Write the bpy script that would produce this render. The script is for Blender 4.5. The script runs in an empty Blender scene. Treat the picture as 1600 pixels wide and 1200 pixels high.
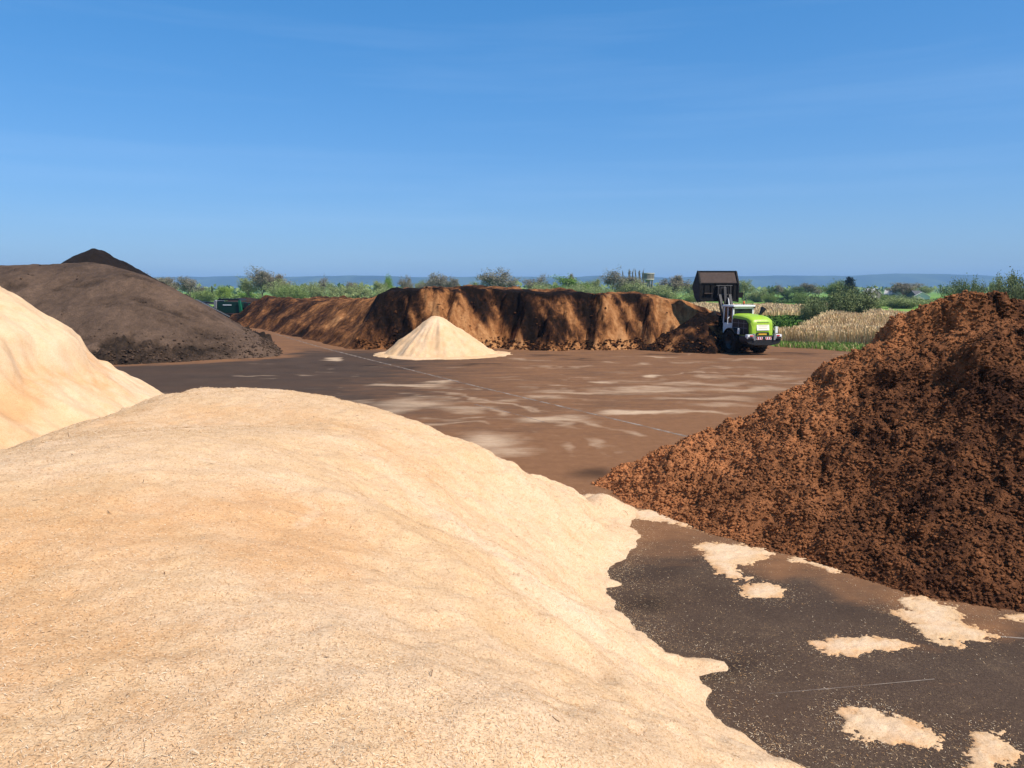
import bpy, bmesh, math, random
import numpy as np
from mathutils import Vector, Matrix
R = math.radians
rng = np.random.default_rng(7)
random.seed(7)
scene = bpy.context.scene
COL = scene.collection

# ------------------------------------------------------------------ camera, world, sun, exposure
CAM_H = 4.5
FPX = 1200.0                       # focal length in photograph pixels (1600 wide)
PITCH = math.atan(147.0 / FPX)
cam_d = bpy.data.cameras.new('camera'); cam = bpy.data.objects.new('camera', cam_d); COL.objects.link(cam)
cam.location = (0, 0, CAM_H); cam.rotation_euler = (math.pi / 2 - PITCH, 0, 0)
cam_d.sensor_width = 36; cam_d.lens = 36 * FPX / 1600; cam_d.clip_start = 0.05; cam_d.clip_end = 60000
scene.camera = cam

SUN_AZ = R(54)                     # from straight behind the camera round to the right
SUN_EL = R(51)
sdir = Vector((math.sin(SUN_AZ) * math.cos(SUN_EL), -math.cos(SUN_AZ) * math.cos(SUN_EL), math.sin(SUN_EL)))
world = bpy.data.worlds.new('World'); scene.world = world; world.use_nodes = True
wt = world.node_tree; wt.nodes.clear()
wo = wt.nodes.new('ShaderNodeOutputWorld'); wb = wt.nodes.new('ShaderNodeBackground')
sky = wt.nodes.new('ShaderNodeTexSky'); sky.sky_type = 'NISHITA'; sky.sun_disc = False
sky.sun_elevation = SUN_EL; sky.sun_rotation = math.atan2(sdir.x, sdir.y)
sky.air_density = 1.0; sky.dust_density = 0.9; sky.ozone_density = 4.0; sky.altitude = 0
# thin streaks of cirrus in the sky itself (by direction)
tc = wt.nodes.new('ShaderNodeTexCoord'); mp = wt.nodes.new('ShaderNodeMapping')
mp.inputs['Scale'].default_value = (1.1, 1.1, 19.0); mp.inputs['Rotation'].default_value = (0.02, 0.07, 0)
cn = wt.nodes.new('ShaderNodeTexNoise'); cn.inputs['Scale'].default_value = 1.7; cn.inputs['Detail'].default_value = 7; cn.inputs['Roughness'].default_value = .55
cr = wt.nodes.new('ShaderNodeValToRGB'); cr.color_ramp.elements[0].position = .50; cr.color_ramp.elements[1].position = .80
cr.color_ramp.elements[1].color = (.06, .06, .06, 1)
hs = wt.nodes.new('ShaderNodeHueSaturation'); hs.inputs['Saturation'].default_value = 1.25
mixc = wt.nodes.new('ShaderNodeMix'); mixc.data_type = 'RGBA'
wt.links.new(tc.outputs['Generated'], mp.inputs['Vector']); wt.links.new(mp.outputs[0], cn.inputs['Vector'])
wt.links.new(cn.outputs['Fac'], cr.inputs['Fac']); wt.links.new(cr.outputs['Color'], mixc.inputs[0])
mul = wt.nodes.new('ShaderNodeMix'); mul.data_type = 'RGBA'; mul.blend_type = 'MULTIPLY'; mul.inputs[0].default_value = 1; mul.inputs[7].default_value = (1.12, 1.37, 1.74, 1)
pre = wt.nodes.new('ShaderNodeMix'); pre.data_type = 'RGBA'; pre.blend_type = 'MULTIPLY'; pre.inputs[0].default_value = 1; pre.inputs[7].default_value = (.74, .87, 1.0, 1)
gam = wt.nodes.new('ShaderNodeGamma'); gam.inputs['Gamma'].default_value = .62
wt.links.new(sky.outputs['Color'], pre.inputs[6]); wt.links.new(pre.outputs[2], hs.inputs['Color'])
wt.links.new(hs.outputs['Color'], gam.inputs['Color']); wt.links.new(gam.outputs[0], mul.inputs[6]); wt.links.new(mul.outputs[2], mixc.inputs[6])
mixc.inputs[7].default_value = (5.5, 6.6, 7.8, 1)
wt.links.new(mixc.outputs[2], wb.inputs['Color']); wb.inputs['Strength'].default_value = 0.13
wt.links.new(wb.outputs[0], wo.inputs['Surface'])
sun_d = bpy.data.lights.new('sun', 'SUN'); sun_d.energy = 4.7; sun_d.angle = R(0.53); sun_d.color = (1.0, .95, .86)
sun = bpy.data.objects.new('sun', sun_d); COL.objects.link(sun)
sun.rotation_euler = sdir.to_track_quat('Z', 'Y').to_euler(); sun.location = (60, -20, 60)
vs = scene.view_settings; vs.view_transform = 'Standard'; vs.look = 'None'; vs.exposure = 0.32; vs.gamma = 1; vs.use_curve_mapping = False
scene.cycles.max_bounces = 6; scene.cycles.transparent_max_bounces = 8; scene.cycles.volume_bounces = 0

# ------------------------------------------------------------------ helpers
def ray(px, py):
    u = (px - 800) / FPX; v = (600 - py) / FPX
    return np.array([u, math.cos(PITCH) + v * math.sin(PITCH), -math.sin(PITCH) + v * math.cos(PITCH)])
def G(px, py, z=0.0):              # where the line of sight meets the level z
    d = ray(px, py); t = (z - CAM_H) / d[2]
    return (d[0] * t, d[1] * t)
def P(px, py, Y):                  # the point of that line of sight at distance Y
    d = ray(px, py); t = Y / d[1]
    return (d[0] * t, Y, CAM_H + d[2] * t)

def tag(o, label=None, cat=None, group=None, kind=None):
    if label: o['label'] = label
    if cat: o['category'] = cat
    if group: o['group'] = group
    if kind: o['kind'] = kind
    return o
def empty(name, loc=(0, 0, 0), rz=0):
    o = bpy.data.objects.new(name, None); COL.objects.link(o)
    o.location = loc; o.rotation_euler = (0, 0, rz); o.empty_display_size = .3
    return o
def link_mesh(name, me, mats, parent=None, smooth=True):
    o = bpy.data.objects.new(name, me); COL.objects.link(o)
    if mats is not None:
        for m in (mats if isinstance(mats, (list, tuple)) else [mats]): me.materials.append(m)
    if smooth: me.polygons.foreach_set('use_smooth', [True] * len(me.polygons))
    if parent is not None: o.parent = parent
    return o
def np_mesh(name, V, F, attrs=None, fmat=None):
    """V (n,3), F (m,k) numpy arrays"""
    V = np.asarray(V, np.float32); F = np.asarray(F, np.int32); k = F.shape[1]
    me = bpy.data.meshes.new(name)
    me.vertices.add(len(V)); me.vertices.foreach_set('co', V.ravel())
    me.loops.add(F.size); me.loops.foreach_set('vertex_index', F.ravel())
    me.polygons.add(len(F)); me.polygons.foreach_set('loop_start', np.arange(0, F.size, k, dtype=np.int32))
    me.polygons.foreach_set('loop_total', np.full(len(F), k, np.int32))
    if fmat is not None: me.polygons.foreach_set('material_index', np.asarray(fmat, np.int32))
    me.update(calc_edges=True)
    for nm, a in (attrs or {}).items():
        at = me.attributes.new(nm, 'FLOAT', 'POINT'); at.data.foreach_set('value', np.asarray(a, np.float32))
    return me

def hash2(ix, iy, seed):
    n = (ix.astype(np.int64) * 374761393 + iy.astype(np.int64) * 668265263 + seed * 974634777) & 0xFFFFFFFF
    n = ((n ^ (n >> 13)) * 1274126177) & 0xFFFFFFFF
    return ((n ^ (n >> 16)) & 0xFFFF) / 65535.0
def vnoise(x, y, seed=0):
    xi = np.floor(x); yi = np.floor(y); fx = x - xi; fy = y - yi
    fx = fx * fx * fx * (fx * (fx * 6 - 15) + 10); fy = fy * fy * fy * (fy * (fy * 6 - 15) + 10)
    xi = xi.astype(np.int64); yi = yi.astype(np.int64)
    a = hash2(xi, yi, seed); b = hash2(xi + 1, yi, seed); c = hash2(xi, yi + 1, seed); d = hash2(xi + 1, yi + 1, seed)
    return (a + (b - a) * fx) * (1 - fy) + (c + (d - c) * fx) * fy - .5
def fbm(x, y, sc, oct=4, seed=0, gain=.5):
    s = 0; amp = 1; tot = 0
    x = np.asarray(x, float); y = np.asarray(y, float)
    ca, sa = math.cos(.6), math.sin(.6)
    for i in range(oct):
        s = s + amp * vnoise(x / sc + 17.3 * i, y / sc - 9.1 * i, seed + i); amp *= gain; sc *= .5
        x, y = x * ca - y * sa, x * sa + y * ca
    return s                       # about -0.7..0.7
def sstep(a, b, x):
    t = np.clip((x - a) / (b - a), 0, 1); return t * t * (3 - 2 * t)
def smin(a, b, k):
    h = np.clip(.5 + .5 * (b - a) / k, 0, 1); return b * (1 - h) + a * h - k * h * (1 - h)
def smax(a, b, k): return -smin(-a, -b, k)
def poly_dist(x, y, poly):
    """signed distance, positive inside"""
    poly = np.asarray(poly, float); n = len(poly)
    best = np.full(x.shape, 1e18); inside = np.zeros(x.shape, bool)
    for i in range(n):
        x1, y1 = poly[i]; x2, y2 = poly[(i + 1) % n]
        dx, dy = x2 - x1, y2 - y1; L = dx * dx + dy * dy + 1e-12
        t = np.clip(((x - x1) * dx + (y - y1) * dy) / L, 0, 1)
        best = np.minimum(best, (x - x1 - t * dx) ** 2 + (y - y1 - t * dy) ** 2)
        c = ((y1 > y) != (y2 > y)) & (x < (x2 - x1) * (y - y1) / (y2 - y1 + 1e-12) + x1)
        inside ^= c
    d = np.sqrt(best); return np.where(inside, d, -d)
def field(name, x0, x1, y0, y1, res, hf, m, parent=None, jitter=.25, base=-.06):
    """a heap as a height field over its own footprint; hf(x,y) -> height, attrs"""
    xs = np.arange(x0, x1 + res, res); ys = np.arange(y0, y1 + res, res)
    X, Y = np.meshgrid(xs, ys)
    X = X + (rng.random(X.shape) - .5) * res * jitter * 2; Y = Y + (rng.random(Y.shape) - .5) * res * jitter * 2
    H, A = hf(X, Y)
    H = np.maximum(H, base); keep = H > base + 1e-4
    q = keep[:-1, :-1] | keep[1:, :-1] | keep[:-1, 1:] | keep[1:, 1:]
    idx = np.arange(X.size).reshape(X.shape)
    F = np.stack([idx[:-1, :-1], idx[:-1, 1:], idx[1:, 1:], idx[1:, :-1]], -1)[q]
    used = np.unique(F); rem = np.full(X.size, -1); rem[used] = np.arange(len(used))
    V = np.stack([X.ravel(), Y.ravel(), H.ravel()], -1)[used]
    me = np_mesh(name, V, rem[F], {k: a.ravel()[used] for k, a in A.items()})
    return link_mesh(name, me, m, parent), V, rem[F]

def seg_d(x, y, pts):
    best = np.full(x.shape, 1e9)
    for (x1, y1), (x2, y2) in zip(pts, pts[1:]):
        dx, dy = x2 - x1, y2 - y1; t = np.clip(((x - x1) * dx + (y - y1) * dy) / (dx * dx + dy * dy + 1e-9), 0, 1)
        best = np.minimum(best, np.hypot(x - x1 - t * dx, y - y1 - t * dy))
    return best
class MB:
    """collects simple shaped pieces into one mesh"""
    def __init__(s): s.bm = bmesh.new()
    def box(s, c, d, rot=None, bev=0.0, taper=None):
        r = bmesh.ops.create_cube(s.bm, size=1); vs = r['verts']
        for v in vs:
            v.co = Vector((v.co.x * d[0], v.co.y * d[1], v.co.z * d[2]))
            if taper and v.co.z > 0: v.co.x *= taper[0]; v.co.y *= taper[1]
        if bev > 0:
            es = list({e for v in vs for e in v.link_edges})
            rr = bmesh.ops.bevel(s.bm, geom=es, offset=bev, segments=2, affect='EDGES', profile=.6); 
            vs = list({v for f in rr['faces'] for v in f.verts} | {v for v in vs if v.is_valid})
        M = Matrix.Translation(c) @ (rot.to_4x4() if rot is not None else Matrix.Identity(4))
        for v in vs: v.co = M @ v.co
        return s
    def cyl(s, a, b, r1, r2=None, n=12, cap=True):
        a = Vector(a); b = Vector(b); r2 = r1 if r2 is None else r2
        d = b - a; q = d.to_track_quat('Z', 'Y').to_matrix()
        ra = []; rb = []
        for i in range(n):
            t = 2 * math.pi * i / n; o = q @ Vector((math.cos(t), math.sin(t), 0))
            ra.append(s.bm.verts.new(a + o * r1)); rb.append(s.bm.verts.new(b + o * r2))
        for i in range(n):
            j = (i + 1) % n; s.bm.faces.new((ra[i], ra[j], rb[j], rb[i]))
        if cap: s.bm.faces.new(ra[::-1]); s.bm.faces.new(rb)
        return s
    def lathe(s, prof, c, axis='X', n=28, close=True):
        """prof: list (radius, along)"""
        rings = []
        for r, h in prof:
            ring = []
            for i in range(n):
                t = 2 * math.pi * i / n; p = (r * math.cos(t), r * math.sin(t))
                co = {'X': (h, p[0], p[1]), 'Z': (p[0], p[1], h), 'Y': (p[1], h, p[0])}[axis]
                ring.append(s.bm.verts.new(Vector(co) + Vector(c)))
            rings.append(ring)
        m = len(rings)
        for k in range(m if close else m - 1):
            A, B = rings[k], rings[(k + 1) % m]
            for i in range(n):
                j = (i + 1) % n; s.bm.faces.new((A[i], A[j], B[j], B[i]))
        if not close:
            s.bm.faces.new(rings[0][::-1]); s.bm.faces.new(rings[-1])
        return s
    def prism(s, pts, axis, lo, hi):
        """pts 2-D outline in the plane across axis (X: (y,z); Y: (x,z); Z: (x,y))"""
        def co(p, h): return {'X': (h, p[0], p[1]), 'Y': (p[0], h, p[1]), 'Z': (p[0], p[1], h)}[axis]
        A = [s.bm.verts.new(co(p, lo)) for p in pts]; B = [s.bm.verts.new(co(p, hi)) for p in pts]
        n = len(pts)
        for i in range(n):
            j = (i + 1) % n; s.bm.faces.new((A[i], A[j], B[j], B[i]))
        s.bm.faces.new(A[::-1]); s.bm.faces.new(B)
        return s
    def loft(s, sections):
        """sections: list of closed rings of 3-D points"""
        rings = [[s.bm.verts.new(p) for p in sec] for sec in sections]; n = len(rings[0])
        for A, B in zip(rings, rings[1:]):
            for i in range(n):
                j = (i + 1) % n; s.bm.faces.new((A[i], A[j], B[j], B[i]))
        s.bm.faces.new(rings[0][::-1]); s.bm.faces.new(rings[-1])
        return s
    def build(s, name, m, parent=None, smooth=False, bevel=0, mat=None):
        bmesh.ops.recalc_face_normals(s.bm, faces=s.bm.faces)
        me = bpy.data.meshes.new(name); s.bm.to_mesh(me); s.bm.free()
        o = link_mesh(name, me, m, parent, smooth)
        if smooth:
            try: me.set_sharp_from_angle(angle=R(38))
            except Exception: pass
        if bevel:
            b = o.modifiers.new('bevel', 'BEVEL'); b.width = bevel; b.segments = 2; b.limit_method = 'ANGLE'; b.angle_limit = R(35)
        return o

# ------------------------------------------------------------------ materials
class NT:
    def __init__(s, name):
        s.m = bpy.data.materials.new(name); s.m.use_nodes = True; s.t = s.m.node_tree
        s.b = s.t.nodes['Principled BSDF']; s.geo = s.t.nodes.new('ShaderNodeNewGeometry').outputs['Position']
        s.b.inputs['Specular IOR Level'].default_value = .25
    def L(s, a, b): s.t.links.new(a, b)
    def noise(s, scale, detail=4, rough=.55, vec=None, stretch=None, dist=0, out='Fac'):
        n = s.t.nodes.new('ShaderNodeTexNoise'); n.inputs['Scale'].default_value = scale
        n.inputs['Detail'].default_value = detail; n.inputs['Roughness'].default_value = rough; n.inputs['Distortion'].default_value = dist
        v = vec if vec is not None else s.geo
        if stretch:
            mp = s.t.nodes.new('ShaderNodeMapping'); mp.inputs['Scale'].default_value = stretch[:3]
            if len(stretch) > 3: mp.inputs['Rotation'].default_value = stretch[3:6]
            s.L(v, mp.inputs['Vector']); v = mp.outputs[0]
        s.L(v, n.inputs['Vector']); return n.outputs[out]
    def voro(s, scale, feature='F1', out='Distance', stretch=None, rand=1):
        n = s.t.nodes.new('ShaderNodeTexVoronoi'); n.feature = feature; n.inputs['Scale'].default_value = scale
        n.inputs['Randomness'].default_value = rand; v = s.geo
        if stretch:
            mp = s.t.nodes.new('ShaderNodeMapping'); mp.inputs['Scale'].default_value = stretch[:3]
            s.L(v, mp.inputs['Vector']); v = mp.outputs[0]
        s.L(v, n.inputs['Vector']); return n.outputs[out]
    def attr(s, name):
        n = s.t.nodes.new('ShaderNodeAttribute'); n.attribute_name = name; return n.outputs['Fac']
    def ramp(s, f, stops, interp='LINEAR'):
        n = s.t.nodes.new('ShaderNodeValToRGB'); n.color_ramp.interpolation = interp; e = n.color_ramp.elements
        while len(e) < len(stops): e.new(.5)
        for k, (p, c) in enumerate(stops):
            e[k].position = p; e[k].color = (c, c, c, 1) if isinstance(c, (int, float)) else (*c, 1)
        s.L(f, n.inputs['Fac']); return n.outputs['Color']
    def mix(s, f, a, b, blend='MIX'):
        n = s.t.nodes.new('ShaderNodeMix'); n.data_type = 'RGBA'; n.blend_type = blend
        for val, i in ((f, 0), (a, 6), (b, 7)):
            if hasattr(val, 'links'): s.L(val, n.inputs[i])
            elif isinstance(val, (int, float)): n.inputs[i].default_value = val if i == 0 else (val, val, val, 1)
            else: n.inputs[i].default_value = (*val, 1)
        return n.outputs[2]
    def math(s, op, a, b=0.0, clamp=False):
        n = s.t.nodes.new('ShaderNodeMath'); n.operation = op; n.use_clamp = clamp
        for val, i in ((a, 0), (b, 1)):
            if hasattr(val, 'links'): s.L(val, n.inputs[i])
            else: n.inputs[i].default_value = val
        return n.outputs[0]
    def bump(s, h, dist=.02, strength=1.0, prev=None):
        n = s.t.nodes.new('ShaderNodeBump'); n.inputs['Distance'].default_value = dist; n.inputs['Strength'].default_value = strength
        s.L(h, n.inputs['Height'])
        if prev is not None: s.L(prev, n.inputs['Normal'])
        return n.outputs['Normal']
    def done(s, color, rough=.9, normal=None, spec=None, metal=0):
        if hasattr(color, 'links'): s.L(color, s.b.inputs['Base Color'])
        else: s.b.inputs['Base Color'].default_value = (*color, 1)
        if hasattr(rough, 'links'): s.L(rough, s.b.inputs['Roughness'])
        else: s.b.inputs['Roughness'].default_value = rough
        if normal is not None: s.L(normal, s.b.inputs['Normal'])
        if spec is not None: s.b.inputs['Specular IOR Level'].default_value = spec
        s.b.inputs['Metallic'].default_value = metal
        return s.m
def plain(name, c, rough=.6, var=.18, scale=3, spec=.3, metal=0, dirt=None):
    """a paint / plastic / metal colour with wear and dust through noise"""
    n = NT(name); f = n.noise(scale, 6, .65)
    lo = tuple(x * (1 - var) for x in c); hi = tuple(min(1, x * (1 + var)) for x in c)
    col = n.mix(f, lo, hi)
    if dirt:
        g = n.ramp(n.noise(scale * 2.3, 7, .7), [(.48, 0), (.72, dirt[1])]); col = n.mix(g, col, dirt[0])
    return n.done(col, n.ramp(n.noise(scale * 3, 5), [(.2, max(0, rough - .12)), (.8, min(1, rough + .12))]), spec=spec, metal=metal)

def fibre_mat(name):
    n = NT(name)
    big = n.noise(.35, 4, .6); mid = n.noise(1.6, 6, .65); tan = n.attr('tan'); pale = n.attr('pale')
    f = n.math('ADD', n.math('MULTIPLY', big, .5), n.math('MULTIPLY', mid, .5))
    col = n.ramp(f, [(.34, (.585, .37, .19)), (.50, (.645, .43, .245)), (.66, (.69, .48, .30))])
    tf = n.math('ADD', tan, n.math('MULTIPLY', n.math('SUBTRACT', n.noise(1.9, 8, .78), .5), 2.3), True)
    col = n.mix(n.ramp(tf, [(.25, 0), (.95, .6)]), col, (.56, .285, .115))
    pf = n.math('ADD', pale, n.math('MULTIPLY', n.math('SUBTRACT', n.noise(3.1, 6, .7), .5), 1.0), True)
    col = n.mix(n.ramp(pf, [(.3, 0), (.9, .75)]), col, (.735, .545, .37))
    # fibre grain: three sets of short strokes
    g1 = n.noise(30, 3, .6, stretch=(1, 3.6, 2, 0, 0, .5), dist=.8)
    g2 = n.noise(34, 3, .6, stretch=(3.4, 1, 2, 0, 0, -.35), dist=.8)
    g3 = n.noise(75, 3, .7)
    g = n.math('ADD', n.math('ADD', n.math('MULTIPLY', g1, .4), n.math('MULTIPLY', g2, .4)), n.math('MULTIPLY', g3, .2))
    col = n.mix(1.0, col, n.ramp(g, [(.36, (.62, .44, .28)), (.46, (.96, .93, .90)), (.6, (1.12, 1.12, 1.12))]), 'MULTIPLY')
    nb = n.bump(g, .02, .7)
    nb = n.bump(n.noise(7, 5, .6), .05, .35, nb)
    return n.done(col, .95, nb, spec=.08)

def peat_mat(name, dark, light, scale=1.0, att=True, grain=1.0, bump=.05):
    n = NT(name)
    f = n.math('ADD', n.math('MULTIPLY', n.noise(.5 * scale, 5, .6), .45), n.math('MULTIPLY', n.noise(3.2 * scale, 7, .7), .55))
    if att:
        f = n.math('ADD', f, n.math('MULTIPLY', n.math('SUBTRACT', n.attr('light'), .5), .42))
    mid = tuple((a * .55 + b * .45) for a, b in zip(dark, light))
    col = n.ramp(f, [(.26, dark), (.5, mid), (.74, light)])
    g = n.noise(22 * scale, 5, .75)
    col = n.mix(grain, col, n.mix(1.0, col, n.ramp(g, [(.33, .38), (.5, .95), (.68, 1.35)]), 'MULTIPLY'))
    nb = n.bump(n.noise(9 * scale, 6, .75), bump * 1.6, .9)
    nb = n.bump(g, bump * .6, .8, nb)
    return n.done(col, 1.0, nb, spec=.08)

M = {}
M['fibre'] = fibre_mat('wood_fibre')
M['peat_right'] = peat_mat('brown_peat', (.054, .0215, .0115), (.51, .197, .075), 1.0, bump=.03)
M['peat_dark'] = peat_mat('dark_peat', (.021, .0145, .0105), (.155, .096, .063), .6, grain=.75)
M['peat_far'] = peat_mat('blackish_peat', (.018, .012, .009), (.06, .036, .026), .6, grain=.6)
def bank_mat():
    n = NT('cut_peat')
    a = n.noise(.42, 5, .6, stretch=(1, 1, .45)); b = n.noise(1.7, 7, .72, stretch=(1, 1, .55), dist=.6); c = n.noise(4.2, 8, .8)
    f = n.math('ADD', n.math('ADD', n.math('MULTIPLY', a, .36), n.math('MULTIPLY', b, .40)), n.math('MULTIPLY', c, .24))
    f = n.math('ADD', n.math('MULTIPLY', n.math('SUBTRACT', f, .5), 1.65), .53)
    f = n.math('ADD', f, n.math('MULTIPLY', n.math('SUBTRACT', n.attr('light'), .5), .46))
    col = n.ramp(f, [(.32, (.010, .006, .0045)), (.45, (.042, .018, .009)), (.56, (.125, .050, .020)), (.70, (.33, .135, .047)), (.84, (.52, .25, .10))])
    nb = n.bump(n.noise(2.6, 7, .75), .3, .8); nb = n.bump(c, .12, .8, nb)
    return n.done(col, 1.0, nb, spec=.08)
M['bank'] = bank_mat()
M['bucket_black'] = plain('shaded_black_steel', (.0075, .0065, .006), .7, .4, 4, .2, dirt=((.03, .022, .017), .5))  # near black: shade on the bucket's lower back and sides painted in
M['tyre'] = plain('tyre_rubber', (.012, .011, .010), .85, .3, 4, .2, dirt=((.06, .035, .02), .4))
M['black'] = plain('black_paint', (.014, .014, .015), .5, .25, 3, .35, dirt=((.05, .03, .02), .35))
M['black_steel'] = plain('worn_black_steel', (.020, .017, .016), .55, .4, 4, .4, dirt=((.06, .042, .032), .6))
M['brown_steel'] = plain('peat_caked_steel', (.070, .046, .036), .8, .4, 3, .2, dirt=((.03, .022, .018), .6))
M['bare_steel'] = plain('bare_steel', (.42, .40, .38), .38, .15, 6, .5, metal=.6)
M['lime'] = plain('lime_green_paint', (.33, .51, .02), .42, .10, 2.2, .45, dirt=((.22, .19, .07), .5))
M['white'] = plain('white_paint', (.72, .72, .70), .4, .06, 3, .5, dirt=((.4, .33, .25), .3))
M['grey'] = plain('grey_paint', (.22, .22, .22), .5, .15, 3, .4)
M['cream_panel'] = plain('pale_cream_panel', (.86, .84, .66), .4, .05, 4, .4)
M['print'] = plain('faded_print', (.70, .55, .42), .5, .1, 9, .3)
M['orange'] = plain('orange_plastic', (.75, .16, .03), .3, .1, 6, .5)
M['plate'] = plain('yellow_plate', (.80, .42, .04), .4, .08, 6, .4)
M['red'] = plain('red_plastic', (.55, .03, .025), .3, .1, 6, .5)
M['glass'] = plain('dark_window_glass', (.030, .036, .042), .08, .2, 2, .6)
M['machine_green'] = plain('dark_green_paint', (.003, .030, .019), .45, .25, 3, .4, dirt=((.02, .02, .015), .5))
M['machine_bright'] = plain('bright_green_paint', (.008, .11, .05), .45, .2, 3, .4)

def copy_tree(o, parent=None):
    c = o.copy(); COL.objects.link(c)
    if parent is not None: c.parent = parent
    for ch in list(o.children): copy_tree(ch, c)
    return c
#==SETTING==
# ------------------------------------------------------------------ ground, hills, yard
def ground_mat():
    n = NT('meadow')
    a = n.noise(.012, 4, .6, stretch=(1, .35, 1)); b = n.noise(.25, 6, .65)
    f = n.math('ADD', n.math('MULTIPLY', a, .7), n.math('MULTIPLY', b, .3))
    col = n.ramp(f, [(.36, (.09, .16, .035)), (.48, (.15, .26, .045)), (.56, (.20, .31, .06)), (.66, (.24, .26, .09))])
    return n.done(col, 1.0, n.bump(b, .2, .6), spec=.05)
gm = bmesh.new(); S = 8800
N = 24
gv = [[gm.verts.new((-S + 2 * S * i / N, -S + 2 * S * j / N, -.03)) for i in range(N + 1)] for j in range(N + 1)]
for j in range(N):
    for i in range(N): gm.faces.new((gv[j][i], gv[j][i + 1], gv[j + 1][i + 1], gv[j + 1][i]))
me = bpy.data.meshes.new('ground'); gm.to_mesh(me); gm.free()
tag(link_mesh('ground', me, ground_mat()), kind='structure')

def hill_mat():
    n = NT('wooded_hillside')
    f = n.noise(.004, 6, .6, stretch=(1, .4, 1))
    return n.done(n.ramp(f, [(.35, (.018, .035, .016)), (.5, (.035, .06, .022)), (.62, (.07, .10, .035))]), 1.0, spec=.05)
hx = [-400, -200, 0, 120, 300, 380, 450, 560, 610, 660, 720, 770, 830, 880, 930, 980, 1040, 1100, 1160, 1230, 1290, 1330, 1350, 1365, 1390, 1430, 1480, 1520, 1560, 1600, 1700, 1900, 2100]
hy = [434, 433, 433, 433, 433, 432, 433, 431, 432, 434, 433, 432, 432.5, 434, 431, 433, 434, 432, 431.5, 431, 432, 431.5, 430, 428.8, 428, 428.2, 429.5, 431, 433, 435, 437, 438, 438]
def ridge(name, Y0, Y1, Y2, hx, hy, low=0):
    pxs = np.linspace(hx[0], hx[-1], 420); pys = np.interp(pxs, hx, hy)
    pys = pys + fbm(pxs, pxs * 0, 22, 4, 5) * .9
    rows = []
    for k, t in enumerate(np.linspace(0, 1, 22)):
        Yr = Y0 + (Y1 - Y0) * t if t <= 1 else 0
        x = (pxs - 800) / FPX * Y1 * (Yr / Y1 * .0 + 1)
        ht = CAM_H + (453 - pys) / FPX * Y1
        s = t * t * (3 - 2 * t)
        rows.append(np.stack([x, Yr + fbm(x, x * 0 + Yr, 900, 3, 8) * 300 * (t < .95), np.maximum(ht * s + fbm(x, x * 0 + Yr, 500, 4, 9) * 22 * s * (1 - s) * 3, -1) - (t == 0) * 2], -1))
    for t in (.5, 1.0):
        Yr = Y1 + (Y2 - Y1) * t
        rows.append(np.stack([(pxs - 800) / FPX * Y1, np.full_like(pxs, Yr), (CAM_H + (453 - pys) / FPX * Y1) * (1 - t) - (t == 1) * 2], -1))
    V = np.concatenate(rows); nr = len(rows); m = len(pxs); idx = np.arange(nr * m).reshape(nr, m)
    F = np.stack([idx[:-1, :-1], idx[:-1, 1:], idx[1:, 1:], idx[1:, :-1]], -1).reshape(-1, 4)
    return link_mesh(name, np_mesh(name, V, F), hill_mat())
tag(ridge('hills', 5400, 6600, 8200, hx, hy), kind='structure')

# yard: asphalt with peat dust and trodden wood fibre
pale_blobs = []      # (x, y, rx, ry, strength)
def pb(px, py, wpx, hpx, s):
    x, y = G(px, py); x2, _ = G(px + wpx / 2, py); _, y2 = G(px, py - hpx / 2)
    pale_blobs.append((x, y, max(.05, x2 - x), max(.08, y2 - y), s * .88))
for b in [(520, 562, 26, 4, .9), (478, 586, 44, 2.5, .55), (400, 587, 40, 2, .5), (640, 604, 110, 4, .8), (655, 600, 90, 3, .6), (690, 596, 50, 3, .7), (545, 634, 40, 4, .4),
          (650, 630, 130, 16, .62), (620, 640, 90, 10, .55), (720, 640, 120, 8, .5), (760, 690, 110, 26, .75), (790, 706, 90, 14, .55), (560, 630, 60, 6, .4),
          (860, 656, 110, 12, .70), (885, 650, 70, 8, .5), (905, 612, 190, 5, .55), (1010, 608, 210, 6, .55), (1010, 645, 140, 6, .95), (1080, 646, 120, 4, .6),
          (945, 597, 44, 4, .7), (1015, 587, 44, 4, .85), (990, 594, 120, 4, .4), (880, 604, 50, 2.5, .6), (1090, 600, 200, 6, .5), (1100, 622, 200, 7, .5), (1160, 608, 200, 6, .5),
          (1120, 634, 140, 6, .45), (1180, 590, 160, 5, .4), (1130, 576, 120, 3, .4), (830, 562, 60, 3, .4), (720, 575, 50, 3, .35), (1060, 566, 60, 2.5, .5), (1030, 557, 70, 2.5, .5), (1180, 562, 130, 3, .45),
          (900, 573, 60, 2.5, .4), (960, 566, 50, 2, .4), (1000, 570, 40, 2.5, .5), (1120, 588, 70, 3, .4), (1225, 580, 100, 4, .35), (1230, 598, 110, 5, .35), (860, 622, 90, 6, .5), (800, 625, 60, 5, .5), (700, 655, 60, 8, .35), (230, 612, 120, 3, .4), (300, 614, 90, 2, .4)]: pb(*b)
streaks = []
rs = np.random.default_rng(3)
for k in range(150):
    px = rs.uniform(780, 1330); py = 553 + 105 * rs.random() ** 1.3
    pb(px, py, rs.uniform(25, 130) * (py - 400) / 200, rs.uniform(1.2, 4.2) * ((py - 440) / 150), rs.uniform(.08, .34))
for k in range(14):
    pb(rs.uniform(380, 700), rs.uniform(565, 615), rs.uniform(20, 60), rs.uniform(1, 2), rs.uniform(.1, .4))
TRACKS = [[(520, 632), (640, 622), (800, 640), (900, 690), (940, 745)], [(600, 660), (760, 655), (900, 668), (1010, 700)], [(860, 596), (1000, 588), (1200, 584), (1300, 588)], [(560, 606), (720, 612), (900, 640), (1120, 650)]]
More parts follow.
